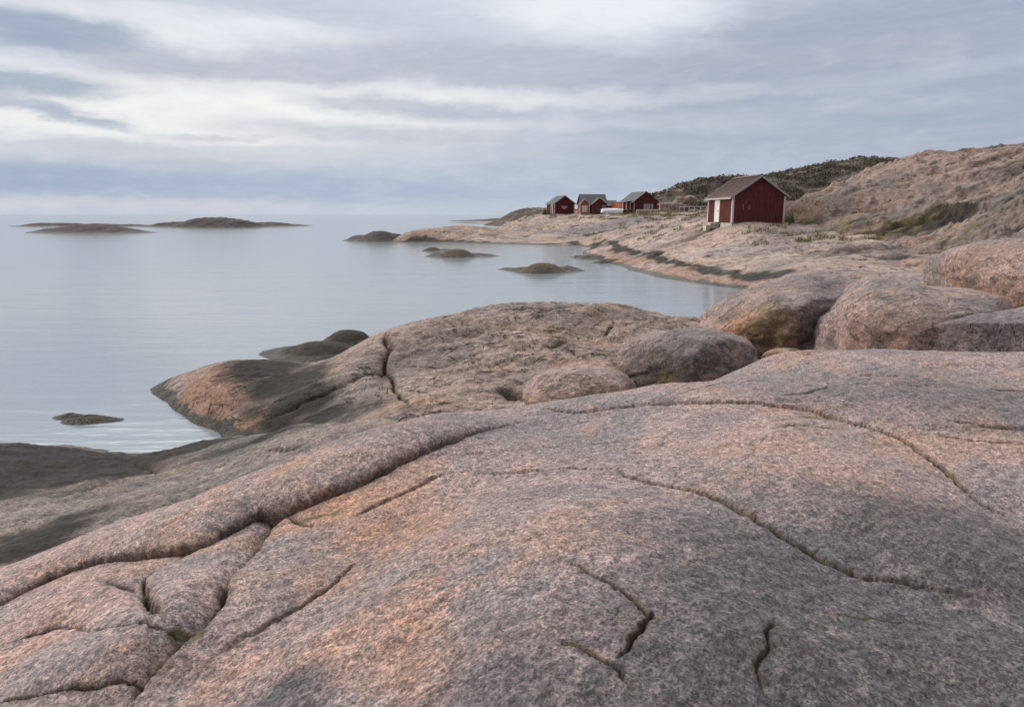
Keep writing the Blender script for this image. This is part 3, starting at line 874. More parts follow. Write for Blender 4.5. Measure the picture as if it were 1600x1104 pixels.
# ------------------------------------------------------------------ middle dome of rock
MD = Mass([P(600, 521, 14.0), P(660, 505, 14.4), P(740, 488, 15.0), P(800, 478, 15.5), P(870, 474, 16.0), P(960, 479, 16.0), P(1040, 492, 16.5), P(1090, 505, 17.0), P(1150, 520, 16.5),
           P(640, 645, 10.3), P(740, 635, 10.5), P(560, 600, 12.3), P(560, 655, 10.8), P(740, 560, 13.0), P(870, 540, 13.5), P(820, 600, 11.4), P(950, 580, 11.6), P(960, 520, 14.5), P(650, 580, 12.6), P(1060, 560, 13.2),
           P(500, 640, 11.8), P(900, 625, 10.6), P(1000, 610, 11.2), P(1100, 590, 12), Q(900, 9.0, 0.5), Q(640, 9.0, 0.3), Q(1100, 10, 0.8),
           P(360, 564, 15.2), P(300, 582, 14.9), P(400, 561, 15.2), P(450, 564, 15.0), P(485, 569, 14.6), P(520, 558, 14.3), P(555, 540, 14.2), W(235, 608, 0.0), W(270, 640, 0), W(305, 662, 0), W(350, 687, 0.0), W(410, 690, 0.1),
           P(330, 625, 13.0), P(400, 615, 12.9), P(390, 655, 12.0), P(450, 605, 13.0), P(290, 605, 14.3), P(450, 650, 11.8),
           Q(200, 16.0, -0.6), Q(250, 13.5, -0.7), Q(300, 12.0, -0.6), Q(300, 18, -0.7), Q(400, 17.4, -0.5), Q(480, 17, -0.4), Q(560, 17.0, 0.0), Q(700, 18.6, -0.5), Q(870, 20, -0.5), Q(1000, 20, -0.5), Q(1100, 21, -0.5), Q(1200, 20, 0.3)],
          slope=0.5, rnd=0.8)
MD_CR = [Crack(MD, [(406, 668), (431, 652), (465, 634), (506, 615), (553, 593), (585, 580), (603, 570)], 0.16, 0.75, 0.10, step=0.08, step_len=0.7, ends=(0.3, 0.0), gap=0.035, dirt=1),
         Crack(MD, [(600, 580), (602, 560), (608, 545), (604, 530), (606, 520)], 0.20, 0.45, 0.12, ends=(0, 0.3), gap=0.05, wts=[1, 1.2, .8, 1, .6]),
         Crack(MD, [(640, 643), (630, 620), (615, 598), (600, 577)], 0.08, 0.2, 0.2, ends=(0.2, 0), gap=0.03),
         Crack(MD, [(785, 602), (800, 612), (815, 628)], 0.35, 0.3, 0.3, gap=0.14),
         Crack(MD, [(800, 603), (840, 585), (900, 582), (960, 590)], 0.10, 0.3, 0.1, gap=0.03),
         Crack(MD, [(845, 542), (870, 540), (893, 528)], 0.22, 0.35, 0.25, gap=0.10),
         Crack(MD, [(855, 520), (900, 528), (940, 522), (960, 505)], 0.10, 0.4, 0.2, gap=0.04),
         Crack(MD, [(760, 488), (800, 482), (850, 485), (890, 482)], 0.10, 0.3, 0.15, gap=0.05),
         Crack(MD, [(880, 545), (930, 560), (960, 572)], 0.08, 0.3, 0.2, gap=0.03),
         Crack(MD, [(700, 560), (760, 572), (800, 560), (850, 565)], 0.05, 0.3, 0.2, gap=0.02, dirt=.6),
         Crack(MD, [(650, 530), (700, 520), (760, 522)], 0.05, 0.3, 0.2, gap=0.02, dirt=.6),
         Crack(MD, [(690, 600), (740, 590), (790, 600)], 0.06, 0.3, 0.2, gap=0.02, dirt=.6)]


def build_dome():
    X, Y = polar(-34, 26, 0.075, 8.2, 22, 0.0032)
    x, y = X.ravel(), Y.ravel()
    z = MD.base(x, y); att = zeros(x)
    wx = 0.14 * fbm2(x * 1.3, y * 1.3, 4, 0.6, 61); wy = 0.14 * fbm2(x * 1.3 + 7, y * 1.3, 4, 0.6, 62)
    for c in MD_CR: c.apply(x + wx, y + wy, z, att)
    right = sstep(-2.6, -1.2, x)
    ca, sa = math.cos(0.35), math.sin(0.35)
    rx, ry = x * ca + y * sa, -x * sa + y * ca
    z += (0.05 + 0.12 * right) * (fbm2(rx * 0.55, ry * 1.1, 4, 0.55, 63) + 0.5 * fbm2(rx * 0.9 + 5, ry * 1.9, 4, 0.6, 64, True) - 0.2)
    z += (0.014 + 0.022 * right) * fbm2(rx * 2.6, ry * 4.5, 5, 0.68, 65)
    spots(att, 'dark', MD, [(420, 570, 1.0, 1.1, .95), (450, 600, 1.0, .9, .9), (470, 630, .8, .7, .95), (480, 580, .6, .8, .7), (400, 640, .5, .4, .6), (560, 640, .9, .6, .55), (500, 655, .8, .5, .8),
                            (370, 565, .6, .7, .6), (240, 605, .5, 1.2, .8), (600, 590, .3, .5, .5), (800, 615, .3, .3, .5), (1020, 560, 1.2, .6, .3), (440, 655, .7, .4, .8)], x, y)
    spots(att, 'orange', MD, [(310, 610, .75, 1.0, 1.0), (350, 600, .6, .7, 1.0), (350, 640, .6, .5, 1.0), (385, 660, .6, .4, 1.0), (330, 585, .6, .9, .7), (620, 640, .6, .4, .3), (700, 500, .8, .5, .4), (880, 560, .4, .3, .5)], x, y)
    spots(att, 'pale', MD, [(430, 585, .5, .25, .45), (560, 560, .7, .8, .2), (760, 590, 1.2, .6, .25)], x, y)
    o = mesh_from_grid("rock_dome", X, Y, z.reshape(X.shape), (z > -0.5).reshape(X.shape), att, M_MID)
    tag(o, kind='structure')


build_dome()

# ------------------------------------------------------------------ shore with the huts, hill at right, heath hills behind
SH = Mass([W(1160, 452), W(1100, 444), W(1040, 436), W(980, 421), W(945, 410), W(925, 401), W(932, 386), W(860, 384), W(800, 382), W(740, 381), W(690, 379), W(640, 376),
           Q(1160, 30, -0.9), Q(1040, 38, -1.2), Q(920, 52, -1.2), Q(870, 75, -1.2), Q(800, 84, -1.2), Q(700, 92, -1.2), Q(625, 100, -1.2), Q(590, 110, -1.5), Q(1150, 24, -0.9),
           P(660, 358, 106), P(705, 350.5, 107), P(760, 354, 107), P(805, 368, 104), P(815, 372, 101), P(870, 362, 104), P(900, 374, 98), P(860, 371, 100), P(640, 366, 107), P(850, 366, 103), P(930, 370, 90),
           Q(650, 120, -1), Q(720, 125, -1), Q(780, 118, -0.8), Q(800, 135, 0.3),
           P(1000, 372, 71), P(940, 381, 74), P(1100, 376, 60), P(1200, 400, 47), P(1300, 402, 44), P(1400, 412, 41), P(1165, 432, 38.5), P(1080, 415, 46), P(1230, 430, 35),
           P(1105, 350, 65), P(1143, 352, 59), P(1225, 351, 59), P(1225, 364, 54), P(1300, 380, 50), P(1020, 352, 88), P(900, 350, 115), P(850, 346, 128), P(866, 336, 141), P(900, 336, 141), P(940, 334, 139), P(1010, 333, 130),
           P(1060, 332, 120), P(1065, 345, 92), P(1100, 340, 80), P(800, 352, 124), P(960, 345, 110), P(830, 338, 150), P(900, 333, 170), P(1000, 330, 170), P(1200, 335, 90),
           Q(1300, 28, 0.8), Q(1450, 24, 1.0), Q(1600, 20, 1.2), Q(1800, 16, 1.4), Q(1250, 24, 0.2), Q(1300, 17, 0.7), Q(1500, 13, 1.0), Q(1800, 12, 1.2), Q(1200, 18, 0.1), Q(1150, 14, 0.6),
           P(1480, 425, 33), P(1450, 395, 45), P(1600, 400, 40), Q(1800, 30, 2), Q(1500, 60, 3)], slope=0.5, rnd=2.0)


def layered(x, y, k, ang, seed, stretch=2.6):
    ca, sa = math.cos(ang), math.sin(ang)
    rx, ry = (x * ca + y * sa) * k, (-x * sa + y * ca) * k * stretch
    w = fbm2(rx * 0.6, ry * 0.3, 3, 0.5, seed + 90)
    a = fbm2(rx + w, ry + w, 5, 0.55, seed)
    b = fbm2(rx * 1.7 + 3, ry * 1.7 - w, 4, 0.6, seed + 7, True)
    t = (a + 0.15 * b) * 5.0; f = t - np.floor(t)
    ter = (np.floor(t) + sstep(0.55, 0.95, f)) / 5.0
    return 0.45 * a + 0.75 * ter + 0.3 * (b - 0.3)


def calm(x, y):
    """level ground under the large hut"""
    return 1 - 0.92 * np.exp(-(((x - 20.9) / 4.2) ** 2 + ((y - 61.5) / 4.8) ** 2) ** 2)


def build_shore():
    X, Y = polar(-13, 48, 0.075, 11, 190, 0.0036)
    x, y = X.ravel(), Y.ravel()
    z = SH.base(x, y); att = zeros(x)
    cm = calm(x, y); amp = (0.14 + 0.44 * sstep(25, 60, y)) * cm
    land = sstep(-0.3, 1.2, z)
    l1 = layered(x, y, 0.11, 0.12, 71, 2.0); l2 = layered(x, y, 0.5, 0.15, 76, 2.2)
    z += amp * (0.3 + 0.7 * land) * l1
    z += 0.09 * land * l2 * cm
    soil = np.clip(sstep(0.22, 0.5, -l1) * 0.7 + sstep(0.3, 0.6, -l2) * 0.6, 0, 1) * land * sstep(18, 40, y)
    att['dirt'] = np.maximum(att['dirt'], soil * 0.8)
    z -= 0.30 * land * sstep(0.25, 0.6, fbm2(x * 0.12 + 4, y * 0.10, 4, 0.55, 79)) * sstep(50, 70, y) * cm
    band(att, 'dark', SH, [(935, 382), (965, 388), (1000, 397), (1040, 407), (1080, 415), (1120, 424), (1160, 431), (1200, 436), (1240, 440)], 0.75, 0.9, x, y, 0.8)
    band(att, 'orange', SH, [(940, 395), (980, 407), (1020, 418), (1060, 427), (1100, 434), (1150, 442), (1200, 450)], 1.9, 0.9, x, y, 0.6)
    band(att, 'dark', SH, [(640, 377), (700, 379), (760, 380), (840, 382), (900, 384), (935, 386)], 1.1, 0.8, x, y, 0.6)
    spots(att, 'dark', SH, [(1270, 352, 2.2, 1.2, .7), (1400, 405, 1.8, .8, .7), (900, 365, 3, 1, .6), (950, 362, 4, 1.5, .7), (1075, 372, 3, 1, .5)], x, y)
    spots(att, 'orange', SH, [(700, 368, 5, 3, .7), (660, 370, 4, 3, .7), (1500, 415, 5, 3, .7), (1150, 410, 5, 3, .3), (860, 374, 5, 2, .4)], x, y)
    spots(att, 'pale', SH, [(1100, 398, 8, 5, .5), (1250, 400, 8, 5, .5), (1000, 385, 6, 5, .5), (720, 362, 8, 3, .4), (850, 368, 8, 3, .5), (1350, 410, 6, 4, .4)], x, y)
    spots(att, 'grey', SH, [(1050, 352, 10, 8, .6), (940, 356, 10, 7, .6), (1100, 360, 8, 4, .35), (990, 345, 9, 9, .6)], x, y)
    o = mesh_from_grid("rocky_shore", X, Y, z.reshape(X.shape), (z > -0.8).reshape(X.shape), att, M_SHORE)
    tag(o, kind='structure')


build_shore()

HL = Mass([P(1232, 322, 62), P(1300, 297, 65), P(1350, 275, 67), P(1400, 258, 68), P(1480, 247, 66), P(1540, 239, 64), P(1600, 233, 62), P(1750, 218, 58), P(1950, 190, 52),
           P(1238, 352, 60), P(1300, 374, 52), P(1400, 382, 48), P(1500, 398, 42), P(1600, 383, 36), P(1750, 380, 30), P(1350, 379, 50), P(1450, 372, 49),
           P(1400, 320, 56), P(1500, 320, 52), P(1600, 300, 48), P(1300, 330, 59), P(1500, 280, 59), P(1400, 285, 62), P(1600, 340, 41), P(1500, 360, 46.5), P(1750, 300, 40), P(1430, 350, 51.5),
           Q(1230, 78, 3.0), Q(1300, 82, 4), Q(1400, 88, 5), Q(1600, 90, 6), Q(1850, 80, 8), Q(1200, 66, 2.4), Q(1240, 54, 1.8), Q(1300, 44, 1.0), Q(1450, 38, 1.0), Q(1600, 31, 1.1), Q(1800, 25, 1.2)], slope=0.7, rnd=1.5)


def build_hill():
    X, Y = polar(21, 50, 0.065, 26, 95, 0.0028)
    x, y = X.ravel(), Y.ravel()
    z = HL.base(x, y); att = zeros(x)
    # ledges that step up to the right
    r = layered(x + z * 0.8, y - z * 0.6, 0.10, -0.35, 81, 2.4)
    z += 1.25 * r
    att['dirt'] = np.clip(sstep(0.2, 0.5, -r) * 0.8, 0, 1)
    s = fbm2((x * 0.9 - y * 0.35) * 0.28, (x * 0.35 + y * 0.9) * 0.7, 4, 0.5, 88, True)
    z += 0.13 * (s - 0.3) + 0.03 * fbm2(x * 1.1, y * 1.6, 4, 0.6, 89)
    c1 = Crack(HL, [(1380, 361), (1420, 352), (1470, 344), (1510, 338)], 0.9, 1.4, 1.6, gap=0.35, ends=(.25, .25))
    c2 = Crack(HL, [(1240, 352), (1280, 362), (1330, 374), (1380, 382), (1430, 380)], 0.35, 0.9, 1.0, gap=0.3, ends=(.2, .2))
    c3 = Crack(HL, [(1460, 400), (1500, 404), (1530, 402)], 0.5, 0.9, 0.8, gap=0.3, ends=(.2, .2))
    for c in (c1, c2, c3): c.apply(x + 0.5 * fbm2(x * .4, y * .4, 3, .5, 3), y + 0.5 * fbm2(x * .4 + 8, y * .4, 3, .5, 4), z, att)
    spots(att, 'dark', HL, [(1440, 350, 2.8, 1.5, 1.0), (1490, 342, 2.2, 1.3, 1.0), (1400, 358, 1.6, 1.1, .95), (1540, 250, 3, 1.2, .5), (1400, 300, 3, 1, .45), (1330, 310, 2, .8, .45), (1590, 315, 1.6, 2.0, .8), (1590, 260, 3, 3, .5), (1480, 405, 2.0, 1.0, .7), (1330, 375, 3.0, .7, .8), (1255, 355, 2.2, .8, .7)], x, y)
    spots(att, 'grey', HL, [(1350, 345, 4, 3, .6), (1400, 335, 5, 3, .55), (1500, 335, 6, 4, .55), (1570, 350, 5, 5, .6), (1580, 270, 4, 4, .6), (1500, 300, 5, 4, .35), (1330, 355, 2, 2, .8)], x, y)
    spots(att, 'moss', HL, [(1310, 360, 3, 1.5, .5), (1350, 368, 2.5, 1.5, .6), (1560, 340, 5, 4, .42), (1500, 368, 4, 2, .4), (1420, 352, 4, 1.8, .5), (1335, 378, 2.5, .5, .9), (1250, 352, 2.5, .8, .6)], x, y)
    spots(att, 'orange', HL, [(1330, 362, 3, 1, .6), (1260, 340, 4, 4, .4), (1380, 365, 3, 1, .5), (1560, 290, 3, 2, .4)], x, y)
    o = mesh_from_grid("rock_hill", X, Y, z.reshape(X.shape), (z > 0.0).reshape(X.shape), att, M_HILL)
    tag(o, kind='structure')


build_hill()

HH = Mass([P(950, 322, 230), P(1000, 321, 220), P(1030, 316, 200), P(1045, 301, 195), P(1065, 289, 195), P(1100, 281, 195), P(1150, 284, 200), P(1190, 277, 205), P(1260, 265, 205), P(1310, 254, 205), P(1345, 249, 205), P(1392, 252, 205),
           P(1500, 262, 205), P(1700, 262, 200), P(1030, 330, 140), P(1080, 331, 135), P(1150, 330, 135), P(1300, 330, 130), P(1500, 330, 130), P(1700, 330, 130), P(1100, 310, 165), P(1250, 300, 165), P(1400, 290, 165),
           P(900, 331, 240), P(860, 331, 260), P(860, 326, 275), P(800, 331, 280), P(940, 330, 190), Q(800, 300, 2), Q(1000, 290, 3), Q(1200, 280, 8), Q(1500, 280, 12), Q(760, 280, -1), Q(1700, 250, 12)], slope=0.4, rnd=4)


def build_heath():
    X, Y = polar(-3, 44, 0.07, 125, 330, 0.0035)
    x, y = X.ravel(), Y.ravel()
    z = HH.base(x, y); att = zeros(x)
    z += sstep(2, 8, z) * 1.5 * layered(x, y, 0.045, 0.5, 91, 1.4) + 0.5 * layered(x, y, 0.14, 0.4, 95, 1.3) * sstep(0, 4, z)
    o = mesh_from_grid("heath_hills", X, Y, z.reshape(X.shape), (z > -0.5).reshape(X.shape), att, M_HEATH)
    tag(o, kind='structure')


build_heath()

# ------------------------------------------------------------------ islets and skerries (each one a thing)


def islet(label, cat, group, humps, mat, name='islet', nseed=1, rough=0.12, base_z=-0.25, res=170):
    """humps: (u, v_base, half width m, half depth m, height m, tilt)"""
    cs = []
    for (u, v, hw, hd, h, *r) in humps:
        c = W(u, v, 0.0)
        cs.append((c[0], c[1] + hd, hw, hd, h, r[0] if r else 0.0))
    ox = sum(c[0] for c in cs) / len(cs); oy = sum(c[1] for c in cs) / len(cs)
    x0 = min(c[0] - c[2] * 1.25 for c in cs); x1 = max(c[0] + c[2] * 1.25 for c in cs)
    y0 = min(c[1] - c[3] * 1.25 for c in cs); y1 = max(c[1] + c[3] * 1.25 for c in cs)
    nx = int(res * 1.6); ny = max(int(res * 0.6), 60)
    X, Y = np.meshgrid(np.linspace(x0, x1, nx), np.linspace(y0, y1, ny))
    x, y = X.ravel(), Y.ravel()
    sz = max(c[2] for c in cs)
    k = 3.0 / sz
    wx = fbm2(x * k, y * k, 3, 0.5, nseed) * sz * 0.08
    z = np.full(x.shape, -9.0)
    acc = np.zeros(x.shape)
    hmax = max(c[4] for c in cs)
    for (cx, cy, hw, hd, h, tl) in cs:
        dx = (x + wx - cx) / hw; dy = (y - cy) / hd
        dx = dx + tl * (1 - dx * dx) * 0.5
        q = dx * dx + dy * dy
        hh = h * (1.25 * np.exp(-1.61 * q ** 1.25) - 0.25)
        hh = np.where(q > 1.4, h * (-0.12 - (q - 1.4) * 0.3), hh)
        acc += np.exp(np.clip(hh / (hmax * 0.12), -40, 40))
    z = np.log(acc) * hmax * 0.12
    n = layered(x, y, k * 0.5, 0.2, nseed + 3, 1.8)
    z += hmax * rough * n * sstep(-0.1 * hmax, 0.5 * hmax, z) + hmax * rough * 0.35 * fbm2(x * k * 3, y * k * 4, 4, 0.6, nseed + 9)
    att = zeros(x)
    Z = z.reshape(X.shape)
    o = mesh_from_grid(name, X - ox, Y - oy, Z, Z > base_z, att, mat)
    o.location = (ox, oy, 0)
    tag(o, label, cat, group)
    return o


G_ISL = "low rock islets in the bay"
islet("low broad grey rock islet at far left, the nearer of the two distant ones", "islet", G_ISL,
      [(120, 365, 12.8, 6, 2.0), (70, 364, 7, 5, 1.1), (170, 364, 8, 4, 0.9)], M_ISLE, nseed=5, res=260)
islet("long low rock islet on the horizon with a hump in its right half", "islet", G_ISL,
      [(330, 356, 17, 7, 3.1, 0.2), (270, 355, 14, 6, 1.5), (400, 354, 16, 6, 1.3), (90, 354, 14, 4, 1.3), (45, 354, 6, 3, .8), (180, 354, 18, 3, 0.8), (440, 352.5, 10, 3, 0.6)], M_ISLE, nseed=11, res=420, rough=0.2)
islet("small rounded islet with a pinkish top just left of the pale headland", "islet", G_ISL,
      [(588, 378, 3.9, 3, 1.55), (560, 377, 3.0, 2.5, 0.9), (612, 377, 2.6, 2.4, 1.1)], M_ISLE, nseed=14, rough=0.08)
islet("dark mossy skerry with a long right tail in front of the pale headland", "skerry", G_ISL,
      [(712, 403, 2.2, 1.5, 0.78), (690, 402, 1.8, 1.3, 0.42), (745, 401.5, 2.3, 1.2, 0.30)], M_REEF, name="skerry", nseed=17, rough=0.08)
islet("tiny dark skerry just behind the long tailed mossy one", "skerry", G_ISL, [(674, 393, 1.25, 1.0, 0.42), (695, 392, .9, .7, 0.2)], M_REEF, name="skerry", nseed=19, rough=0.12)
islet("dark rounded skerry in the middle of the bay, the one nearest the huts' side", "skerry", G_ISL,
      [(850, 428, 2.0, 1.3, 0.66), (820, 424.5, 1.4, .9, 0.28), (885, 425, 1.5, 1.0, 0.34), (795, 421.5, 0.9, .4, 0.14)], M_REEF, name="skerry", nseed=23, rough=0.08)
islet("flat dark reef breaking the water at the tip of the reddish shore", "skerry", G_ISL,
      [(930, 406, 1.9, 1.2, 0.35), (910, 403, 1.4, .7, 0.2), (955, 412, 1.6, .8, 0.35)], M_REEF, name="skerry", nseed=27, rough=0.3)
islet("smooth black wet rock behind the reddish point", "rock", "wet rocks awash near the near shore",
      [(487, 568, 1.5, 1.1, 0.42), (535, 545, 1.0, .8, 0.45), (440, 556, .8, .6, 0.15)], M_WET, name="wet_rock", nseed=31, rough=0.06)
islet("small flat rock awash beside the dark ledge", "rock", "wet rocks awash near the near shore",
      [(118, 664, .42, .24, 0.09), (98, 656, .32, .2, 0.07), (152, 661, .40, .2, 0.05), (135, 655, .3, .15, .05)], M_WET, name="wet_rock", nseed=37, rough=0.35)
islet("thin dark spit of rock on the horizon left of the first hut", "islet", G_ISL,
      [(760, 346, 24, 8, 1.0), (725, 345.2, 9, 4, .5), (800, 346, 26, 10, 2.0), (840, 346, 22, 12, 3.0)], M_ISLE, nseed=41, rough=0.1)
islet("pale flat skerry line between the far spit and the headland", "islet", G_ISL,
      [(790, 349.5, 16, 6, 1.2), (740, 348.7, 12, 3, .5), (830, 350, 18, 8, 1.8)], M_SHORE, nseed=43, rough=0.1)

# ------------------------------------------------------------------ boulders


def boulder(label, u, v, Y, size, rotz=0.0, tilt=(0, 0), ex=2.6, seed=1, rough=0.05, mat=None, stains=(), name='boulder', group='rounded granite boulders beside the foreground rock', taper=0.0, sub=6, facets=7):
    """u, v, Y locate the centre; size = full width, depth, height in metres"""
    c = Vector(P(u, v, Y))
    bm = bmesh.new(); bmesh.ops.create_icosphere(bm, subdivisions=sub, radius=1)
    me = bpy.data.meshes.new(name); bm.to_mesh(me); bm.free()
    n = len(me.vertices); co = np.empty(n * 3); me.vertices.foreach_get('co', co); co = co.reshape(-1, 3)
    l = (np.abs(co) ** ex).sum(1) ** (1 / ex)
    p = co / l[:, None]
    p[:, 0] *= 1 - taper * p[:, 2]
    s = np.array(size) / 2
    w = p * s
    rg = np.random.default_rng(seed)
    for kf in range(facets):
        nv = rg.normal(0, 1, 3); nv[2] = abs(nv[2]) * 0.6 - 0.25; nv[1] -= 0.5; nv /= np.linalg.norm(nv)
        ext = (w @ nv).max(); dd = ext * rg.uniform(0.72, 0.9)
        ov = w @ nv - dd
        w = w - np.where(ov > 0, ov * 0.88, 0)[:, None] * nv
    nn = fbm3(w[:, 0] * 0.9 + seed * 7, w[:, 1] * 0.9, w[:, 2] * 1.3, 4, 0.5, seed)
    n2 = fbm3(w[:, 0] * 3 + seed, w[:, 1] * 3, w[:, 2] * 4, 5, 0.68, seed + 5)
    side = np.clip(1.1 - np.abs(p[:, 2]) * 1.1, 0.15, 1)
    fr = 1 - 2 * np.abs(fbm3(w[:, 0] * 1.1 + seed, w[:, 1] * 1.1, w[:, 2] * 1.7, 3, 0.5, seed + 31))
    d = (nn * rough * 2.4 - np.clip(fr - 0.72, 0, 1) * rough * 2.6 * side + n2 * rough * 1.3 * side)
    w = w + co * d[:, None] * s.min() * 2
    R = np.array(Matrix.Rotation(rotz, 3, 'Z') @ Matrix.Rotation(tilt[0], 3, 'X') @ Matrix.Rotation(tilt[1], 3, 'Y'))
    w = w @ R.T
    base = w[:, 2].min()
    w[:, 2] -= base
    me.vertices.foreach_set('co', w.ravel())
    for poly in me.polygons: poly.use_smooth = True
    me.update()
    wx = w + np.array([c.x, c.y, c.z + base])
    att = {a: np.zeros(n) for a in ATT}
    for (nm, su, sv, r, amt) in stains:
        # stain centre: the sight line's nearest point on the boulder surface
        dr = np.array(ray(su, sv)); dr /= np.linalg.norm(dr)
        q = wx - np.array([0, 0, EYE])
        t = q @ dr; off = np.linalg.norm(q - t[:, None] * dr, axis=1)
        cand = np.nonzero(off < np.sort(off)[40])[0]
        k = cand[np.argmin(t[cand])]
        dd = np.linalg.norm(wx - wx[k], axis=1)
        att[nm] = np.maximum(att[nm], amt * np.exp(-(dd / r) ** 2.4))
    for a in ATT:
        if att[a].max() > 0:
            at = me.attributes.new(a, 'FLOAT', 'POINT'); at.data.foreach_set('value', att[a].astype(np.float32))
    me.materials.append(mat or M_BLOCK)
    o = bpy.data.objects.new(name, me); o.location = (c.x, c.y, c.z + base)
    COL.objects.link(o)
    tag(o, label, 'boulder', group)
    return o


boulder("loaf shaped grey brown boulder in the hollow behind the front slab", 1080, 569, 11.6, (2.35, 1.9, 1.12), rotz=-0.25, ex=2.6, seed=3, rough=0.075,
        stains=[('dark', 1000, 580, .6, .46), ('dark', 1060, 590, .9, .50), ('dark', 1130, 575, .5, .46), ('grey', 1050, 560, 1.2, .6), ('moss', 1030, 590, .7, .4), ('orange', 1010, 560, .3, .5), ('grey', 1060, 525, .7, .6)])
boulder("small pale rounded boulder half sunk left of the loaf shaped one", 905, 615, 10.2, (1.75, 1.3, .85), rotz=0.1, ex=2.2, seed=9, rough=0.05,
        stains=[('pale', 900, 595, .6, .5), ('orange', 840, 610, .3, .4)])
boulder("big brown boulder with ochre stains beside the water's edge", 1264, 516, 14.4, (5.1, 3.6, 2.2), rotz=0.25, tilt=(0, -0.16), ex=2.5, seed=21, rough=0.06,
        stains=[('orange', 1150, 515, .5, 1.0), ('orange', 1200, 500, .4, .8), ('orange', 1240, 530, .5, .7), ('dark', 1185, 520, .5, .55), ('dark', 1130, 490, .45, .45), ('orange', 1170, 530, .9, .8), ('dark', 1175, 545, .5, .6), ('dark', 1250, 500, .6, .36),
                ('dark', 1270, 515, .5, .5), ('moss', 1200, 520, 1.0, .5), ('pale', 1250, 480, .8, .4), ('grey', 1290, 440, 1.2, .6), ('dark', 1225, 475, .2, .6)])
boulder("large smooth pinkish block between the brown boulder and the right edge slab", 1436, 534, 12.8, (4.7, 3.6, 2.2), rotz=-0.3, tilt=(0, 0.10), ex=2.6, seed=33, rough=0.028,
        stains=[('orange', 1330, 520, .6, .4), ('orange', 1400, 535, .6, .5), ('pale', 1400, 480, .9, .3), ('grey', 1540, 465, .7, .5), ('dark', 1290, 530, .25, .5)])
boulder("grey domed slab cut by the right edge, in front of the pinkish block", 1700, 575, 10.9, (6.3, 3.6, 2.05), rotz=-0.1, ex=2.05, seed=40, rough=0.025, stains=[('grey', 1550, 500, 1.2, .6)])
boulder("small ochre stone wedged under the brown boulder", 1228, 562, 11.6, (.85, .6, .42), rotz=0.2, ex=2.3, seed=45, rough=0.04, stains=[('orange', 1220, 550, .5, .8), ('moss', 1245, 545, .2, .7)], sub=5)
boulder("reddish rock hump at the right edge above the pinkish block", 1668, 452, 20.0, (8.2, 5.0, 3.1), rotz=-0.35, ex=2.2, seed=52, rough=0.03, facets=2,
        stains=[('orange', 1520, 430, 2.0, .5), ('orange', 1560, 450, 2.0, .55), ('dark', 1510, 445, .6, .4), ('pale', 1580, 410, 1.2, .5)])

# ------------------------------------------------------------------ huts


def mesh_obj(name, bm, mat, parent=None, bevel=0.0):
    bmesh.ops.recalc_face_normals(bm, faces=bm.faces)
    me = bpy.data.meshes.new(name); bm.to_mesh(me); bm.free()
    me.materials.append(mat)
    o = bpy.data.objects.new(name, me); COL.objects.link(o)
    if parent: o.parent = parent
    return o


def box(bm, x0, x1, y0, y1, z0, z1):
    v = [bm.verts.new(p) for p in ((x0, y0, z0), (x1, y0, z0), (x1, y1, z0), (x0, y1, z0), (x0, y0, z1), (x1, y0, z1), (x1, y1, z1), (x0, y1, z1))]
    for f in ((0, 1, 5, 4), (1, 2, 6, 5), (2, 3, 7, 6), (3, 0, 4, 7), (4, 5, 6, 7), (3, 2, 1, 0)): bm.faces.new([v[i] for i in f])
    return v


def prism(bm, pts, y0, y1):
    """polygon in x-z extruded along y"""
    a = [bm.verts.new((x, y0, z)) for x, z in pts]; b = [bm.verts.new((x, y1, z)) for x, z in pts]
    bm.faces.new(a); bm.faces.new(b[::-1])
    for i in range(len(pts)):
        j = (i + 1) % len(pts); bm.faces.new((a[i], b[i], b[j], a[j]))


def empty(name, loc, rz, label, cat, group=None):
    o = bpy.data.objects.new(name, None); o.location = loc; o.rotation_euler = (0, 0, rz); o.empty_display_size = 0.3
    COL.objects.link(o); tag(o, label, cat, group)
    return o


RED = board_material("falu_red_boards", (0.120, 0.026, 0.022), 0.4)
WHITE = board_material("white_painted_wood", (0.62, 0.60, 0.57), 0.08)
GREYW = board_material("grey_painted_wood", (0.36, 0.36, 0.38), 0.12)
DOORW = board_material("white_door_paint", (0.72, 0.72, 0.68), 0.06)
TILE = tile_material("old_clay_tiles", (0.135, 0.075, 0.055), (0.15, 0.108, 0.09))
SLATE = tile_material("dark_roofing", (0.060, 0.066, 0.074), (0.10, 0.105, 0.115))
CONC = plain("foundation_stone", (0.42, 0.38, 0.33), 0.85, 0.3, 3.0)
STONE = plain("dry_stone", (0.40, 0.33, 0.28), 0.9, 0.35, 2.0)
IRON = plain("dark_iron", (0.05, 0.05, 0.05), 0.6)
RED_SUNLIT = board_material("painted_sunlit_red_boards", (0.30, 0.08, 0.035))  # low sun on left-facing red walls, put into the board colour


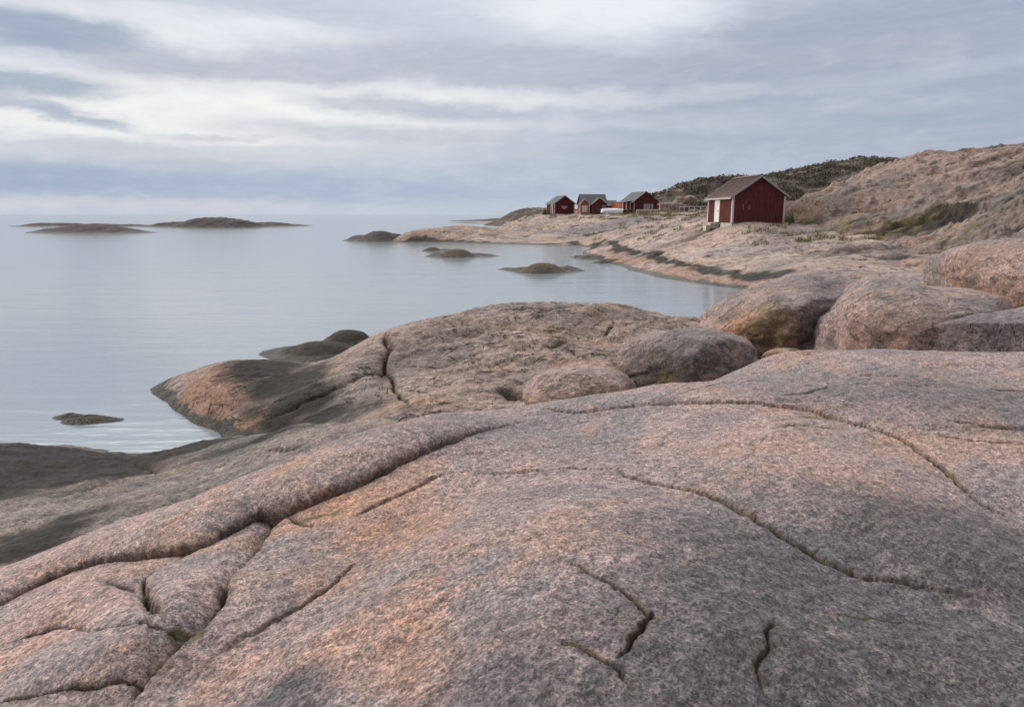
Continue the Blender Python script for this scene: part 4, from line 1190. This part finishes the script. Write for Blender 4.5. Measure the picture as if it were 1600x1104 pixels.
def wall_gable(bm, W_, L_, h, rise, t=0.10, batten=True, hole=None):
    """board-clad shell: front gable at y=0, back gable at y=L, side walls; x from 0 to W"""
    prism(bm, [(0, 0), (W_, 0), (W_, h), (W_ / 2, h + rise), (0, h)], 0, t)
    prism(bm, [(0, 0), (W_, 0), (W_, h), (W_ / 2, h + rise), (0, h)], L_ - t, L_)
    box(bm, 0.002, t, t, L_ - t, 0, h - 0.01)
    box(bm, W_ - t, W_ - 0.002, t, L_ - t, 0, h - 0.01)
    if batten:
        sp = 0.17
        n = int(W_ / sp)
        for i in range(1, n):
            x = i * W_ / n
            top = h + rise * (1 - abs(x - W_ / 2) / (W_ / 2))
            box(bm, x - 0.022, x + 0.022, -0.022, 0.0015, 0.02, top - 0.05)
            box(bm, x - 0.022, x + 0.022, L_ - 0.0015, L_ + 0.022, 0.02, top - 0.05)


def side_battens(bm, x, sign, L_, h, gaps=()):
    n = int(L_ / 0.17)
    for i in range(1, n):
        y = i * L_ / n
        if any(a < y < b for a, b in gaps): continue
        x0, x1 = (x - 0.022, x + 0.0035) if sign < 0 else (x - 0.0035, x + 0.022)
        box(bm, x0, x1, y - 0.022, y + 0.022, 0.02, h - 0.05)


def roof_bm(W_, L_, h, rise, over=0.28, gable_over=0.25, t=0.10, courses=True):
    bm = bmesh.new()
    s = rise / (W_ / 2)
    for sg in (-1, 1):
        c = W_ / 2
        xe = c + sg * (W_ / 2 + over); ze = h - over * s
        pts = [(c, h + rise + 0.03), (c, h + rise + 0.03 + t), (xe, ze + 0.03 + t), (xe, ze + 0.03)]
        prism(bm, pts, -gable_over, L_ + gable_over)
        if courses:      # tile courses and rolls
            ln = math.hypot(W_ / 2 + over, rise + over * s); n = int(ln / 0.33)
            for i in range(n):
                f0 = i / n; f1 = (i + 1) / n
                x0 = c + (xe - c) * f0; x1 = c + (xe - c) * f1
                z0 = h + rise + 0.03 + t + (ze - h - rise) * f0; z1 = h + rise + 0.03 + t + (ze - h - rise) * f1
                prism(bm, [(x0, z0 + 0.004), (x1, z1 + 0.035), (x1, z1 + 0.004)], -gable_over + 0.03, L_ + gable_over - 0.03)
            m = int((L_ + 2 * gable_over) / 0.24)
            for j in range(m):
                y = -gable_over + 0.12 + j * (L_ + 2 * gable_over - 0.2) / m
                zt = h + rise + 0.03 + t
                prism(bm, [(c + sg * 0.02, zt + 0.0), (c + sg * 0.02, zt + 0.055), (xe - sg * 0.02, ze + 0.03 + t + 0.055), (xe - sg * 0.02, ze + 0.03 + t)], y, y + 0.07)
    return bm


def gable_trim(W_, h, rise, y0, y1, over=0.28, wd=0.16):
    """barge boards along a gable"""
    bm = bmesh.new(); s = rise / (W_ / 2); c = W_ / 2
    for sg in (-1, 1):
        xe = c + sg * (W_ / 2 + over + 0.02); ze = h - (over + 0.02) * s
        prism(bm, [(c, h + rise + 0.14 - wd), (c, h + rise + 0.16), (xe, ze + 0.16), (xe, ze + 0.16 - wd - 0.02)], y0, y1)
    return bm


def red_hut():
    Wd, Ln, h, rise = 4.5, 6.4, 2.22, 1.55
    c = P(1143, 348, 59.0)
    root = empty("red_hut", (c[0], c[1], c[2]), math.radians(2.2), "large dark red boathouse with white door and brown tiled roof, nearest of the huts", "hut", "red boathouses on the shore")
    bm = bmesh.new(); wall_gable(bm, Wd, Ln, h, rise)
    side_battens(bm, 0.0, -1, Ln, h, gaps=[(3.0, 4.5)]); side_battens(bm, Wd, 1, Ln, h)
    box(bm, 0.05, Wd - 0.05, -0.045, -0.0225, h + 0.02, h + 0.14)
    mesh_obj("wall", bm, RED, root)
    mesh_obj("roof", roof_bm(Wd, Ln, h, rise), TILE, root)
    bm = bmesh.new(); prism(bm, [(Wd / 2 - 0.16, h + rise + 0.15), (Wd / 2, h + rise + 0.26), (Wd / 2 + 0.16, h + rise + 0.15)], -0.25, Ln + 0.25)
    mesh_obj("ridge_cap", bm, TILE, root)
    mesh_obj("barge_board", gable_trim(Wd, h, rise, -0.285, -0.253), GREYW, root)
    mesh_obj("barge_board", gable_trim(Wd, h, rise, Ln + 0.253, Ln + 0.285), GREYW, root)
    bm = bmesh.new(); box(bm, -0.31, -0.285, -0.25, Ln + 0.25, h - 0.25, h - 0.11); mesh_obj("eaves_board", bm, GREYW, root)
    for (x, y, dx, dy) in ((0, 0, -1, -1), (Wd, 0, 1, -1), (0, Ln, -1, 1), (Wd, Ln, 1, 1)):
        bm = bmesh.new()
        xa, xb = (x - 0.035, x + 0.13) if dx < 0 else (x - 0.13, x + 0.035)
        ya, yb = (y - 0.035, y) if dy < 0 else (y, y + 0.035)
        box(bm, xa, xb, ya - 0.002 * (dy < 0), yb + 0.002 * (dy > 0), 0.0, h - 0.02)
        xa2, xb2 = (x - 0.037, x - 0.001) if dx < 0 else (x + 0.001, x + 0.037)
        ya2, yb2 = (y + 0.001, y + 0.14) if dy < 0 else (y - 0.14, y - 0.001)
        box(bm, xa2, xb2, ya2, yb2, 0.0, h - 0.03)
        mesh_obj("corner_board", bm, WHITE, root)
    # door in the long left wall
    y0, y1 = 3.1, 4.4
    bm = bmesh.new(); box(bm, -0.05, -0.003, y0 + 0.2, y1 - 0.2, 0.02, 1.92)
    for i in range(6):
        yy = y0 + 0.2 + (i + 0.5) * (y1 - y0 - 0.4) / 6; box(bm, -0.058, -0.0505, yy - 0.055, yy + 0.055, 0.04, 1.9)
    d = mesh_obj("door", bm, DOORW, root)
    bm = bmesh.new(); box(bm, -0.10, -0.0585, y0 + 0.28, y0 + 0.34, 0.95, 1.08); mesh_obj("handle", bm, IRON, d)
    bm = bmesh.new()
    box(bm, -0.065, -0.004, y0, y0 + 0.2, 0, 2.0); box(bm, -0.065, -0.004, y1 - 0.2, y1, 0, 2.0); box(bm, -0.065, -0.004, y0 + 0.2, y1 - 0.2, 1.92, 2.06)
    mesh_obj("door_frame", bm, WHITE, root)
    # foundation of low stones
    bm = bmesh.new(); random.seed(4)
    x = 0.02
    while x < Wd - 0.1:
        w = random.uniform(0.4, 0.8); w = min(w, Wd - 0.02 - x)
        box(bm, x + 0.015, x + w - 0.015, 0.03 + random.uniform(0, .03), 0.4, -0.75, -0.005); x += w
    y = 0.42
    while y < Ln - 0.1:
        w = random.uniform(0.4, 0.9); w = min(w, Ln - 0.02 - y)
        if random.random() > 0.25: box(bm, 0.03 + random.uniform(0, .03), 0.4, y + 0.015, y + w - 0.015, -0.75, -0.005)
        y += w
    box(bm, 0.3, Wd - 0.05, 0.45, Ln - 0.05, -0.75, -0.02)
    mesh_obj("foundation", bm, CONC, root)
    bm = bmesh.new(); box(bm, -0.75, 0.0, 3.2, 4.3, -0.55, -0.06); box(bm, -1.1, -0.76, 3.3, 4.2, -0.75, -0.25)
    mesh_obj("door_step", bm, CONC, root)
    # hatch with hinges high on the gable, faded boards lower down
    bm = bmesh.new(); box(bm, Wd / 2 - 0.20, Wd / 2 + 0.2, -0.05, -0.0225, 2.65, 3.25); mesh_obj("loft_hatch", bm, RED, root)
    bm = bmesh.new(); box(bm, 0.85, 0.98, -0.033, -0.0225, 1.05, 1.55); box(bm, 1.35, 1.52, -0.033, -0.0225, 1.1, 1.5); box(bm, 1.08, 1.18, -0.033, -0.0225, 1.6, 1.85)
    mesh_obj("worn_board", bm, plain("worn_red_boards", (0.22, 0.085, 0.08), 0.8), root)
    return root


red_hut()


def small_hut():
    """first of the far huts: dark roof, gable with a pale sign board"""
    Wd, Ln, h, rise = 4.3, 5.2, 2.1, 1.5
    c = P(866, 334.5, 141)
    root = empty("red_hut", c, math.radians(14), "small red boathouse with dark roof, leftmost of the far huts", "hut", "red boathouses on the shore")
    bm = bmesh.new(); wall_gable(bm, Wd, Ln, h, rise); side_battens(bm, 0, -1, Ln, h); mesh_obj("wall", bm, RED, root)
    mesh_obj("roof", roof_bm(Wd, Ln, h, rise, over=0.3, courses=False), SLATE, root)
    mesh_obj("barge_board", gable_trim(Wd, h, rise, -0.285, -0.253, 0.3, 0.18), GREYW, root)
    for x0, x1 in ((-0.04, 0.16), (Wd - 0.16, Wd + 0.04)):
        bm = bmesh.new(); box(bm, x0, x1, -0.045, -0.001, 0, h - 0.02); mesh_obj("corner_board", bm, WHITE, root)
    bm = bmesh.new(); box(bm, -0.04, -0.003, 0.9, 1.15, 0.02, 1.9); box(bm, -0.04, -0.003, 2.0, 2.25, 0.02, 1.9); box(bm, -0.04, -0.003, 1.15, 2.0, 1.7, 1.9); mesh_obj("door_frame", bm, WHITE, root)
    bm = bmesh.new(); box(bm, 1.5, 2.75, -0.05, -0.0225, 1.25, 1.62); box(bm, 1.8, 2.4, -0.048, -0.0225, 0.98, 1.248); mesh_obj("faded_board", bm, plain("faded_board", (0.42, 0.36, 0.38), 0.8), root)
    bm = bmesh.new(); box(bm, 0, Wd, 0.02, Ln, -0.7, -0.004); mesh_obj("foundation", bm, CONC, root)


def second_hut():
    """main body with its ridge across, a gabled wing to the front and a small lit gable at the left"""
    c = P(908, 334, 137)
    root = empty("red_hut", c, math.radians(6), "red boathouse with cross gable and a left end coloured as if sunlit, second from left of the far huts", "hut", "red boathouses on the shore")
    # body, ridge along x (built rotated)
    bm = bmesh.new(); L2, D2, h, rise = 4.9, 4.4, 2.05, 1.65
    T = Matrix.Translation((0.2, 4.6, 0)) @ Matrix.Rotation(-math.pi / 2, 4, 'Z')
    wall_gable(bm, D2, L2, h, rise, batten=False)
    bmesh.ops.transform(bm, matrix=T, verts=bm.verts); mesh_obj("wall", bm, RED, root)
    bm = roof_bm(D2, L2, h, rise, over=0.35, gable_over=0.2, courses=False); bmesh.ops.transform(bm, matrix=T, verts=bm.verts); mesh_obj("roof", bm, SLATE, root)
    # front wing
    bm = bmesh.new(); wall_gable(bm, 2.9, 2.2, 1.9, 1.15, batten=True)
    T2 = Matrix.Translation((2.0, -0.9, 0)); bmesh.ops.transform(bm, matrix=T2, verts=bm.verts); mesh_obj("wing_wall", bm, RED, root)
    bm = roof_bm(2.9, 2.2, 1.9, 1.15, over=0.2, gable_over=0.12, courses=False); bmesh.ops.transform(bm, matrix=T2, verts=bm.verts); mesh_obj("wing_roof", bm, SLATE, root)
    bm = gable_trim(2.9, 1.9, 1.15, -0.16, -0.125, 0.2, 0.14); bmesh.ops.transform(bm, matrix=T2, verts=bm.verts); mesh_obj("barge_board", bm, WHITE, root)
    # left gable
    bm = bmesh.new(); wall_gable(bm, 1.95, 1.8, 1.75, 1.05, batten=False)
    T3 = Matrix.Translation((-0.35, -0.35, 0)); bmesh.ops.transform(bm, matrix=T3, verts=bm.verts); mesh_obj("porch_wall", bm, RED_SUNLIT, root)
    bm = roof_bm(1.95, 1.8, 1.75, 1.05, over=0.15, gable_over=0.1, courses=False); bmesh.ops.transform(bm, matrix=T3, verts=bm.verts); mesh_obj("porch_roof", bm, SLATE, root)
    bm = gable_trim(1.95, 1.75, 1.05, -0.14, -0.105, 0.15, 0.12); bmesh.ops.transform(bm, matrix=T3, verts=bm.verts); mesh_obj("barge_board", bm, WHITE, root)
    bm = bmesh.new(); box(bm, 0.05, 1.15, -0.42, -0.352, 0.3, 1.6); mesh_obj("shutter", bm, WHITE, root)
    for x0 in (-0.38, 1.45):
        bm = bmesh.new(); box(bm, x0, x0 + 0.17, -0.40, -0.351, 0, 1.75); mesh_obj("corner_board", bm, WHITE, root)
    bm = bmesh.new(); box(bm, 2.55, 3.75, -0.98, -0.923, 0.05, 1.6); mesh_obj("door", bm, plain("dark_plum_door", (0.07, 0.035, 0.045), 0.7), root)
    bm = bmesh.new(); box(bm, 4.05, 4.13, -0.98, -0.923, 0.05, 1.55); box(bm, 4.6, 4.68, -0.98, -0.923, 0.05, 1.55); box(bm, 4.13, 4.6, -0.98, -0.923, 1.47, 1.55); mesh_obj("door_frame", bm, WHITE, root)
    bm = bmesh.new(); box(bm, -0.3, 5.0, -0.85, 4.5, -0.7, -0.004); mesh_obj("foundation", bm, CONC, root)


def third_hut():
    Wd, Ln, h, rise = 4.9, 5.6, 2.0, 1.75
    c = P(990, 331.5, 132)
    root = empty("red_hut", c, math.radians(17), "dark red boathouse with grey double doors and steep dark roof, rightmost of the far huts", "hut", "red boathouses on the shore")
    bm = bmesh.new(); wall_gable(bm, Wd, Ln, h, rise); side_battens(bm, 0, -1, Ln, h); mesh_obj("wall", bm, RED, root)
    mesh_obj("roof", roof_bm(Wd, Ln, h, rise, over=0.4, gable_over=0.3, courses=False), SLATE, root)
    bm = bmesh.new(); box(bm, 2.05, 3.4, -0.07, -0.0225, 0.1, 1.55); mesh_obj("door", bm, GREYW, root)
    bm = bmesh.new(); box(bm, 3.55, 4.05, -0.07, -0.0225, 0.1, 1.55); mesh_obj("door", bm, GREYW, root)
    # lean-to with posts on the left side
    bm = bmesh.new(); prism(bm, [(-2.1, 1.75), (-0.02, 2.05), (-0.02, 2.15), (-2.1, 1.85)], 0.6, Ln); mesh_obj("lean_to_roof", bm, SLATE, root)
    bm = bmesh.new(); box(bm, -2.0, -0.05, 1.2, Ln - 0.1, 0, 1.74); mesh_obj("lean_to_wall", bm, RED_SUNLIT, root)
    for x in (-2.0, -1.25, -0.45):
        bm = bmesh.new(); box(bm, x, x + 0.14, 0.7, 0.84, 0, 1.76 + (x + 2) * 0.13); mesh_obj("post", bm, WHITE, root)
    bm = bmesh.new(); box(bm, -0.04, 0.16, -0.045, -0.001, 0, h - 0.02); mesh_obj("corner_board", bm, GREYW, root)
    bm = bmesh.new(); box(bm, -2.0, Wd, 0.02, Ln, -0.8, -0.004); mesh_obj("foundation", bm, CONC, root)


small_hut(); second_hut(); third_hut()


def low_shed():
    c = P(947, 331, 148)
    root = empty("low_shed", c, math.radians(12), "low shed with dark grey roof between the second and third far huts", "shed")
    bm = bmesh.new(); wall_gable(bm, 3.6, 3.0, 1.3, 1.0, batten=False); T = Matrix.Translation((-0.4, 3.6, 0)) @ Matrix.Rotation(-math.pi / 2, 4, 'Z')
    bmesh.ops.transform(bm, matrix=T, verts=bm.verts); mesh_obj("wall", bm, RED, root)
    bm = roof_bm(3.6, 3.0, 1.3, 1.0, over=0.3, courses=False); bmesh.ops.transform(bm, matrix=T, verts=bm.verts); mesh_obj("roof", bm, SLATE, root)


low_shed()


def white_boat():
    """boat lying keel up"""
    bm = bmesh.new(); n, m = 18, 10
    rows = []
    for i in range(n + 1):
        t = i / n; s = math.sin(math.pi * min(max(0.06 + t * 0.9, 0), 1)) ** 0.6
        row = []
        for j in range(m + 1):
            a = math.pi * j / m
            row.append(bm.verts.new(((t - .5) * 4.4, math.cos(a) * 0.95 * s, math.sin(a) ** 0.8 * 0.78 * (0.7 + 0.3 * s) + 0.04)))
        rows.append(row)
    for i in range(n):
        for j in range(m): bm.faces.new((rows[i][j], rows[i + 1][j], rows[i + 1][j + 1], rows[i][j + 1]))
    bm.faces.new(rows[0]); bm.faces.new(rows[-1][::-1])
    c = P(957, 332.5, 128)
    root = empty("upturned_boat", c, math.radians(18), "white boat lying keel up between the second and third far huts", "boat")
    h = mesh_obj("hull", bm, plain("white_hull", (0.72, 0.74, 0.74), 0.5, 0.06), root)
    for p in h.data.polygons: p.use_smooth = True
    bm = bmesh.new(); box(bm, -1.9, 1.9, -0.03, 0.03, 0.74, 0.9); mesh_obj("keel", bm, GREYW, root)


white_boat()


def stone_wall(label, u0, u1, v, Y, hgt, seed):
    a = P(u0, v, Y); b = P(u1, v, Y); L = b[0] - a[0]
    random.seed(seed); bm = bmesh.new()
    z = 0.0
    while z < hgt:
        hh = random.uniform(0.22, 0.38); x = 0.0
        while x < L:
            w = random.uniform(0.35, 0.8)
            d = bmesh.ops.create_icosphere(bm, subdivisions=2, radius=0.5)
            sc = Matrix.Diagonal((w * 1.12, 0.6, hh * 1.25, 1))
            M_ = Matrix.Translation((x + w / 2, random.uniform(-0.06, 0.06), z + hh / 2)) @ Matrix.Rotation(random.uniform(-.15, .15), 4, 'Y') @ sc
            for vv in d['verts']:
                c = vv.co
                l = (abs(c.x) ** 5 + abs(c.y) ** 5 + abs(c.z) ** 5) ** 0.2
                vv.co = M_ @ (c / l * 0.5)
            x += w
        z += hh
    o = mesh_obj("stone_wall", bm, STONE); o.location = a
    tag(o, label, "stone wall", "low dry stone walls near the far huts")


stone_wall("low pinkish dry stone wall right of the rightmost far hut", 1030, 1066, 329, 124, 0.95, 3)
stone_wall("low stone footing in front of the grey doors of the rightmost far hut", 994, 1023, 334, 122, 0.65, 5)

for i, (lab, u, v, Y, s) in enumerate([("tall pinkish boulder against the heath hill, left of the pair", 1064, 318, 128, (3.2, 2.4, 2.4)), ("paler boulder beside the taller pinkish one", 1078, 316, 132, (3.2, 2.2, 2.2)),
                                       ("small boulder under the paler one at the path", 1072, 325, 124, (2.0, 1.5, 1.3))]):
    boulder(lab, u, v, Y, s, rotz=i * 0.8, ex=2.3, seed=60 + i, rough=0.12, mat=M_HILL, group="boulders by the far huts", sub=4)


def fence():
    a = P(1062, 326, 118); b = P(1104, 326, 100)
    root = empty("rail_fence", a, 0, "low pale rail fence running from the stone wall behind the large hut", "fence")
    d = Vector(b) - Vector(a)
    for k in range(6):
        bm = bmesh.new(); p = d * (k / 5); box(bm, p.x - 0.05, p.x + 0.05, p.y - 0.05, p.y + 0.05, p.z - 0.9, p.z + 0.36); mesh_obj("post", bm, GREYW, root)
    bm = bmesh.new(); v = []
    n = Vector((0, 0, 1))
    for q_, z in ((Vector((0, 0, 0)), 0.3), (d, 0.3)):
        for dy in (-0.09, -0.052):
            for dz in (0, 0.14): v.append(bm.verts.new((q_.x, q_.y + dy, q_.z + z + dz * 0.5)))
    for f in ((0, 1, 5, 4), (2, 3, 7, 6), (0, 2, 6, 4), (1, 3, 7, 5), (0, 1, 3, 2), (4, 5, 7, 6)): bm.faces.new([v[i] for i in f])
    mesh_obj("rail", bm, plain("weathered_rail", (0.24, 0.22, 0.2), 0.85), root)


fence()

# ------------------------------------------------------------------ vegetation


def leaf_material(name, a, b_):
    m, nt, b, out = new_mat(name); q = NB(nt)
    geo = q.n('ShaderNodeNewGeometry')
    n = q.noise(geo.outputs['Position'], 0.6, 3, 0.6)
    c = q.mix(q.math('MULTIPLY', q.math('ADD', geo.outputs['Random Per Island'], n), 0.5), a, b_)
    q.l(c, b.inputs['Base Color']); b.inputs['Roughness'].default_value = 0.8
    return m


HEATH_LEAF = leaf_material("juniper_leaves", (0.035, 0.035, 0.020), (0.115, 0.095, 0.060))
GRASS = leaf_material("shore_grass", (0.09, 0.095, 0.035), (0.26, 0.235, 0.11))


def scatter_surface(mass, name, mat, centers, per, spread, leaf, hgt, kind_blade=False, seed=1, zoff=0.0, dense=None):
    rng = np.random.default_rng(seed)
    V = []; Fc = []; k = 0
    for (cx, cy, r) in centers:
        n = int(per * r * r)
        a = rng.uniform(0, 2 * math.pi, n); rr = r * np.sqrt(rng.uniform(0, 1, n))
        x = cx + rr * np.cos(a); y = cy + rr * np.sin(a)
        zb = mass(x, y)
        if kind_blade:
            hx = rng.normal(0, 0.25, n) * hgt; hy = rng.normal(0, 0.25, n) * hgt; hz = hgt * rng.uniform(0.5, 1.1, n); w = leaf * rng.uniform(.6, 1.4, n); th = rng.uniform(0, math.pi, n)
            for i in range(n):
                dx, dy = math.cos(th[i]) * w[i], math.sin(th[i]) * w[i]
                V += [(x[i] - dx, y[i] - dy, zb[i] - 0.03), (x[i] + dx, y[i] + dy, zb[i] - 0.03), (x[i] + hx[i], y[i] + hy[i], zb[i] + hz[i])]
                Fc.append((k, k + 1, k + 2)); k += 3
        else:
            top = hgt * np.sqrt(np.clip(1 - (rr / r) ** 2, 0.02, 1)) * (0.7 + 0.5 * rng.uniform(0, 1, n))
            z = zb + top * rng.uniform(0.1, 1, n) ** 0.6 - 0.1
            q = rng.normal(0, 1, (n, 3, 3)) * leaf
            for i in range(n):
                c = np.array((x[i], y[i], z[i])); t = c + q[i]
                V += [tuple(t[0]), tuple(t[1]), tuple(t[2])]; Fc.append((k, k + 1, k + 2)); k += 3
    me = bpy.data.meshes.new(name); me.from_pydata(V, [], Fc); me.materials.append(mat)
    o = bpy.data.objects.new(name, me); COL.objects.link(o)
    return o


def heath_cover():
    rng = np.random.default_rng(5)
    X, Y = polar(8, 40, 0.35, 132, 250, 0.014)
    x = X.ravel() + rng.normal(0, .8, X.size); y = Y.ravel() + rng.normal(0, 1.2, X.size)
    z = HH.base(x, y)
    dens = fbm2(x * 0.045 + 3, y * 0.045, 5, 0.65, 123)
    k = (dens > -0.08) & (z > 5.0) & (rng.uniform(0, 1, x.size) < 0.7)
    cs = [(x[i], y[i], rng.choice([0.5, 0.9, 1.4, 2.3])) for i in np.nonzero(k)[0]]

    def surf(a, b):
        zz = HH.base(a, b)
        return zz + sstep(2, 8, zz) * 1.5 * layered(a, b, 0.045, 0.5, 91, 1.4) + 0.5 * layered(a, b, 0.14, 0.4, 95, 1.3) * sstep(0, 4, zz)
    o = scatter_surface(surf, "heath_shrubs", HEATH_LEAF, cs, 26, 1, 0.16, 0.7, seed=8)
    tag(o, "dark juniper and heather scrub covering the hills behind the huts", "heath", kind='stuff')


heath_cover()


def shore_z(a, b):
    z = SH.base(a, b)
    cm = calm(a, b); amp = (0.14 + 0.44 * sstep(25, 60, b)) * cm; land = sstep(-0.3, 1.2, z)
    z = z + amp * (0.3 + 0.7 * land) * layered(a, b, 0.11, 0.12, 71, 2.0)
    z = z + 0.09 * land * cm * layered(a, b, 0.5, 0.15, 76, 2.2)
    z = z - 0.30 * land * sstep(0.25, 0.6, fbm2(a * 0.12 + 4, b * 0.10, 4, 0.55, 79)) * sstep(50, 70, b) * cm
    return z


def grass_cover():
    rng = np.random.default_rng(9); cs = []
    for (u, v, sx, sy, n, r) in [(1075, 335, 4, 7, 34, .9), (1090, 342, 3, 4, 14, .7), (1010, 338, 4, 5, 14, .8), (985, 336, 3, 3, 12, .8), (875, 338, 2.5, 3, 9, .7), (1040, 340, 4, 5, 10, .8), (1080, 328, 4, 5, 20, .9), (1180, 358, 2, 1.2, 4, .4), (1260, 360, 2.2, 1.2, 6, .5),
                                 (960, 338, 4, 3, 14, .8), (1050, 348, 5, 5, 16, .7), (1000, 350, 5, 4, 10, .6), (930, 345, 5, 5, 9, .6), (1090, 352, 3, 3, 8, .6), (830, 338, 6, 6, 14, .9), (1300, 375, 3, 1, 10, .5)]:
        h = SH.hit(u, v, 20)
        for _ in range(n): cs.append((h[0] + rng.normal(0, sx), h[1] + rng.normal(0, sy), r * rng.uniform(.6, 1.3)))
    o = scatter_surface(shore_z, "grass", GRASS, cs, 170, 1, 0.03, 0.32, kind_blade=True, seed=4)
    tag(o, "short yellow green grass in the hollows round the huts", "grass", kind='stuff')


grass_cover()


def shrub(label, u, v, Y, size, n, leaf, seed, mat, name='shrub', cat='shrub'):
    c = P(u, v, Y); rng = np.random.default_rng(seed)
    root = empty(name, c, 0, label, cat)
    V = []; Fc = []
    for i in range(n):
        d = rng.normal(0, 1, 3); d /= np.linalg.norm(d); d[2] = abs(d[2])
        lump = 0.75 + 0.3 * math.sin(d[0] * 5 + seed) * math.cos(d[1] * 4)
        p = d * np.array(size) * 0.5 * rng.uniform(.35, 1) ** 0.5 * lump
        p[2] *= 2
        q = rng.normal(0, leaf, (3, 3)) + p; k = len(V); V += [tuple(q[0]), tuple(q[1]), tuple(q[2])]; Fc.append((k, k + 1, k + 2))
    me = bpy.data.meshes.new("foliage"); me.from_pydata(V, [], Fc); me.materials.append(mat)
    o = bpy.data.objects.new("foliage", me); COL.objects.link(o); o.parent = root
    bm = bmesh.new()
    for k in range(7):
        a = k * 0.9; tip = Vector((math.cos(a) * size[0] * .3, math.sin(a) * size[1] * .3, size[2] * rng.uniform(.5, .8)))
        w = 0.025
        vs = [bm.verts.new(x) for x in ((-w, 0, -0.2), (w, 0, -0.2), (0, w * 1.6, -0.2))]; tp = bm.verts.new(tip)
        for i in range(3): bm.faces.new((vs[i], vs[(i + 1) % 3], tp))
    mesh_obj("stem", bm, IRON, root)


shrub("small green bush left of the leftmost far hut", 853, 335, 136, (2.0, 1.6, 1.1), 1400, 0.07, 3, GRASS)
shrub("dark bush at the left corner of the rightmost far hut", 982, 333.5, 126, (2.8, 1.6, 0.9), 1500, 0.07, 5, HEATH_LEAF)
shrub("dry spiky tuft at the right corner of the large red hut", 1234, 348, 58.6, (1.1, .8, .9), 500, 0.06, 7, GRASS)
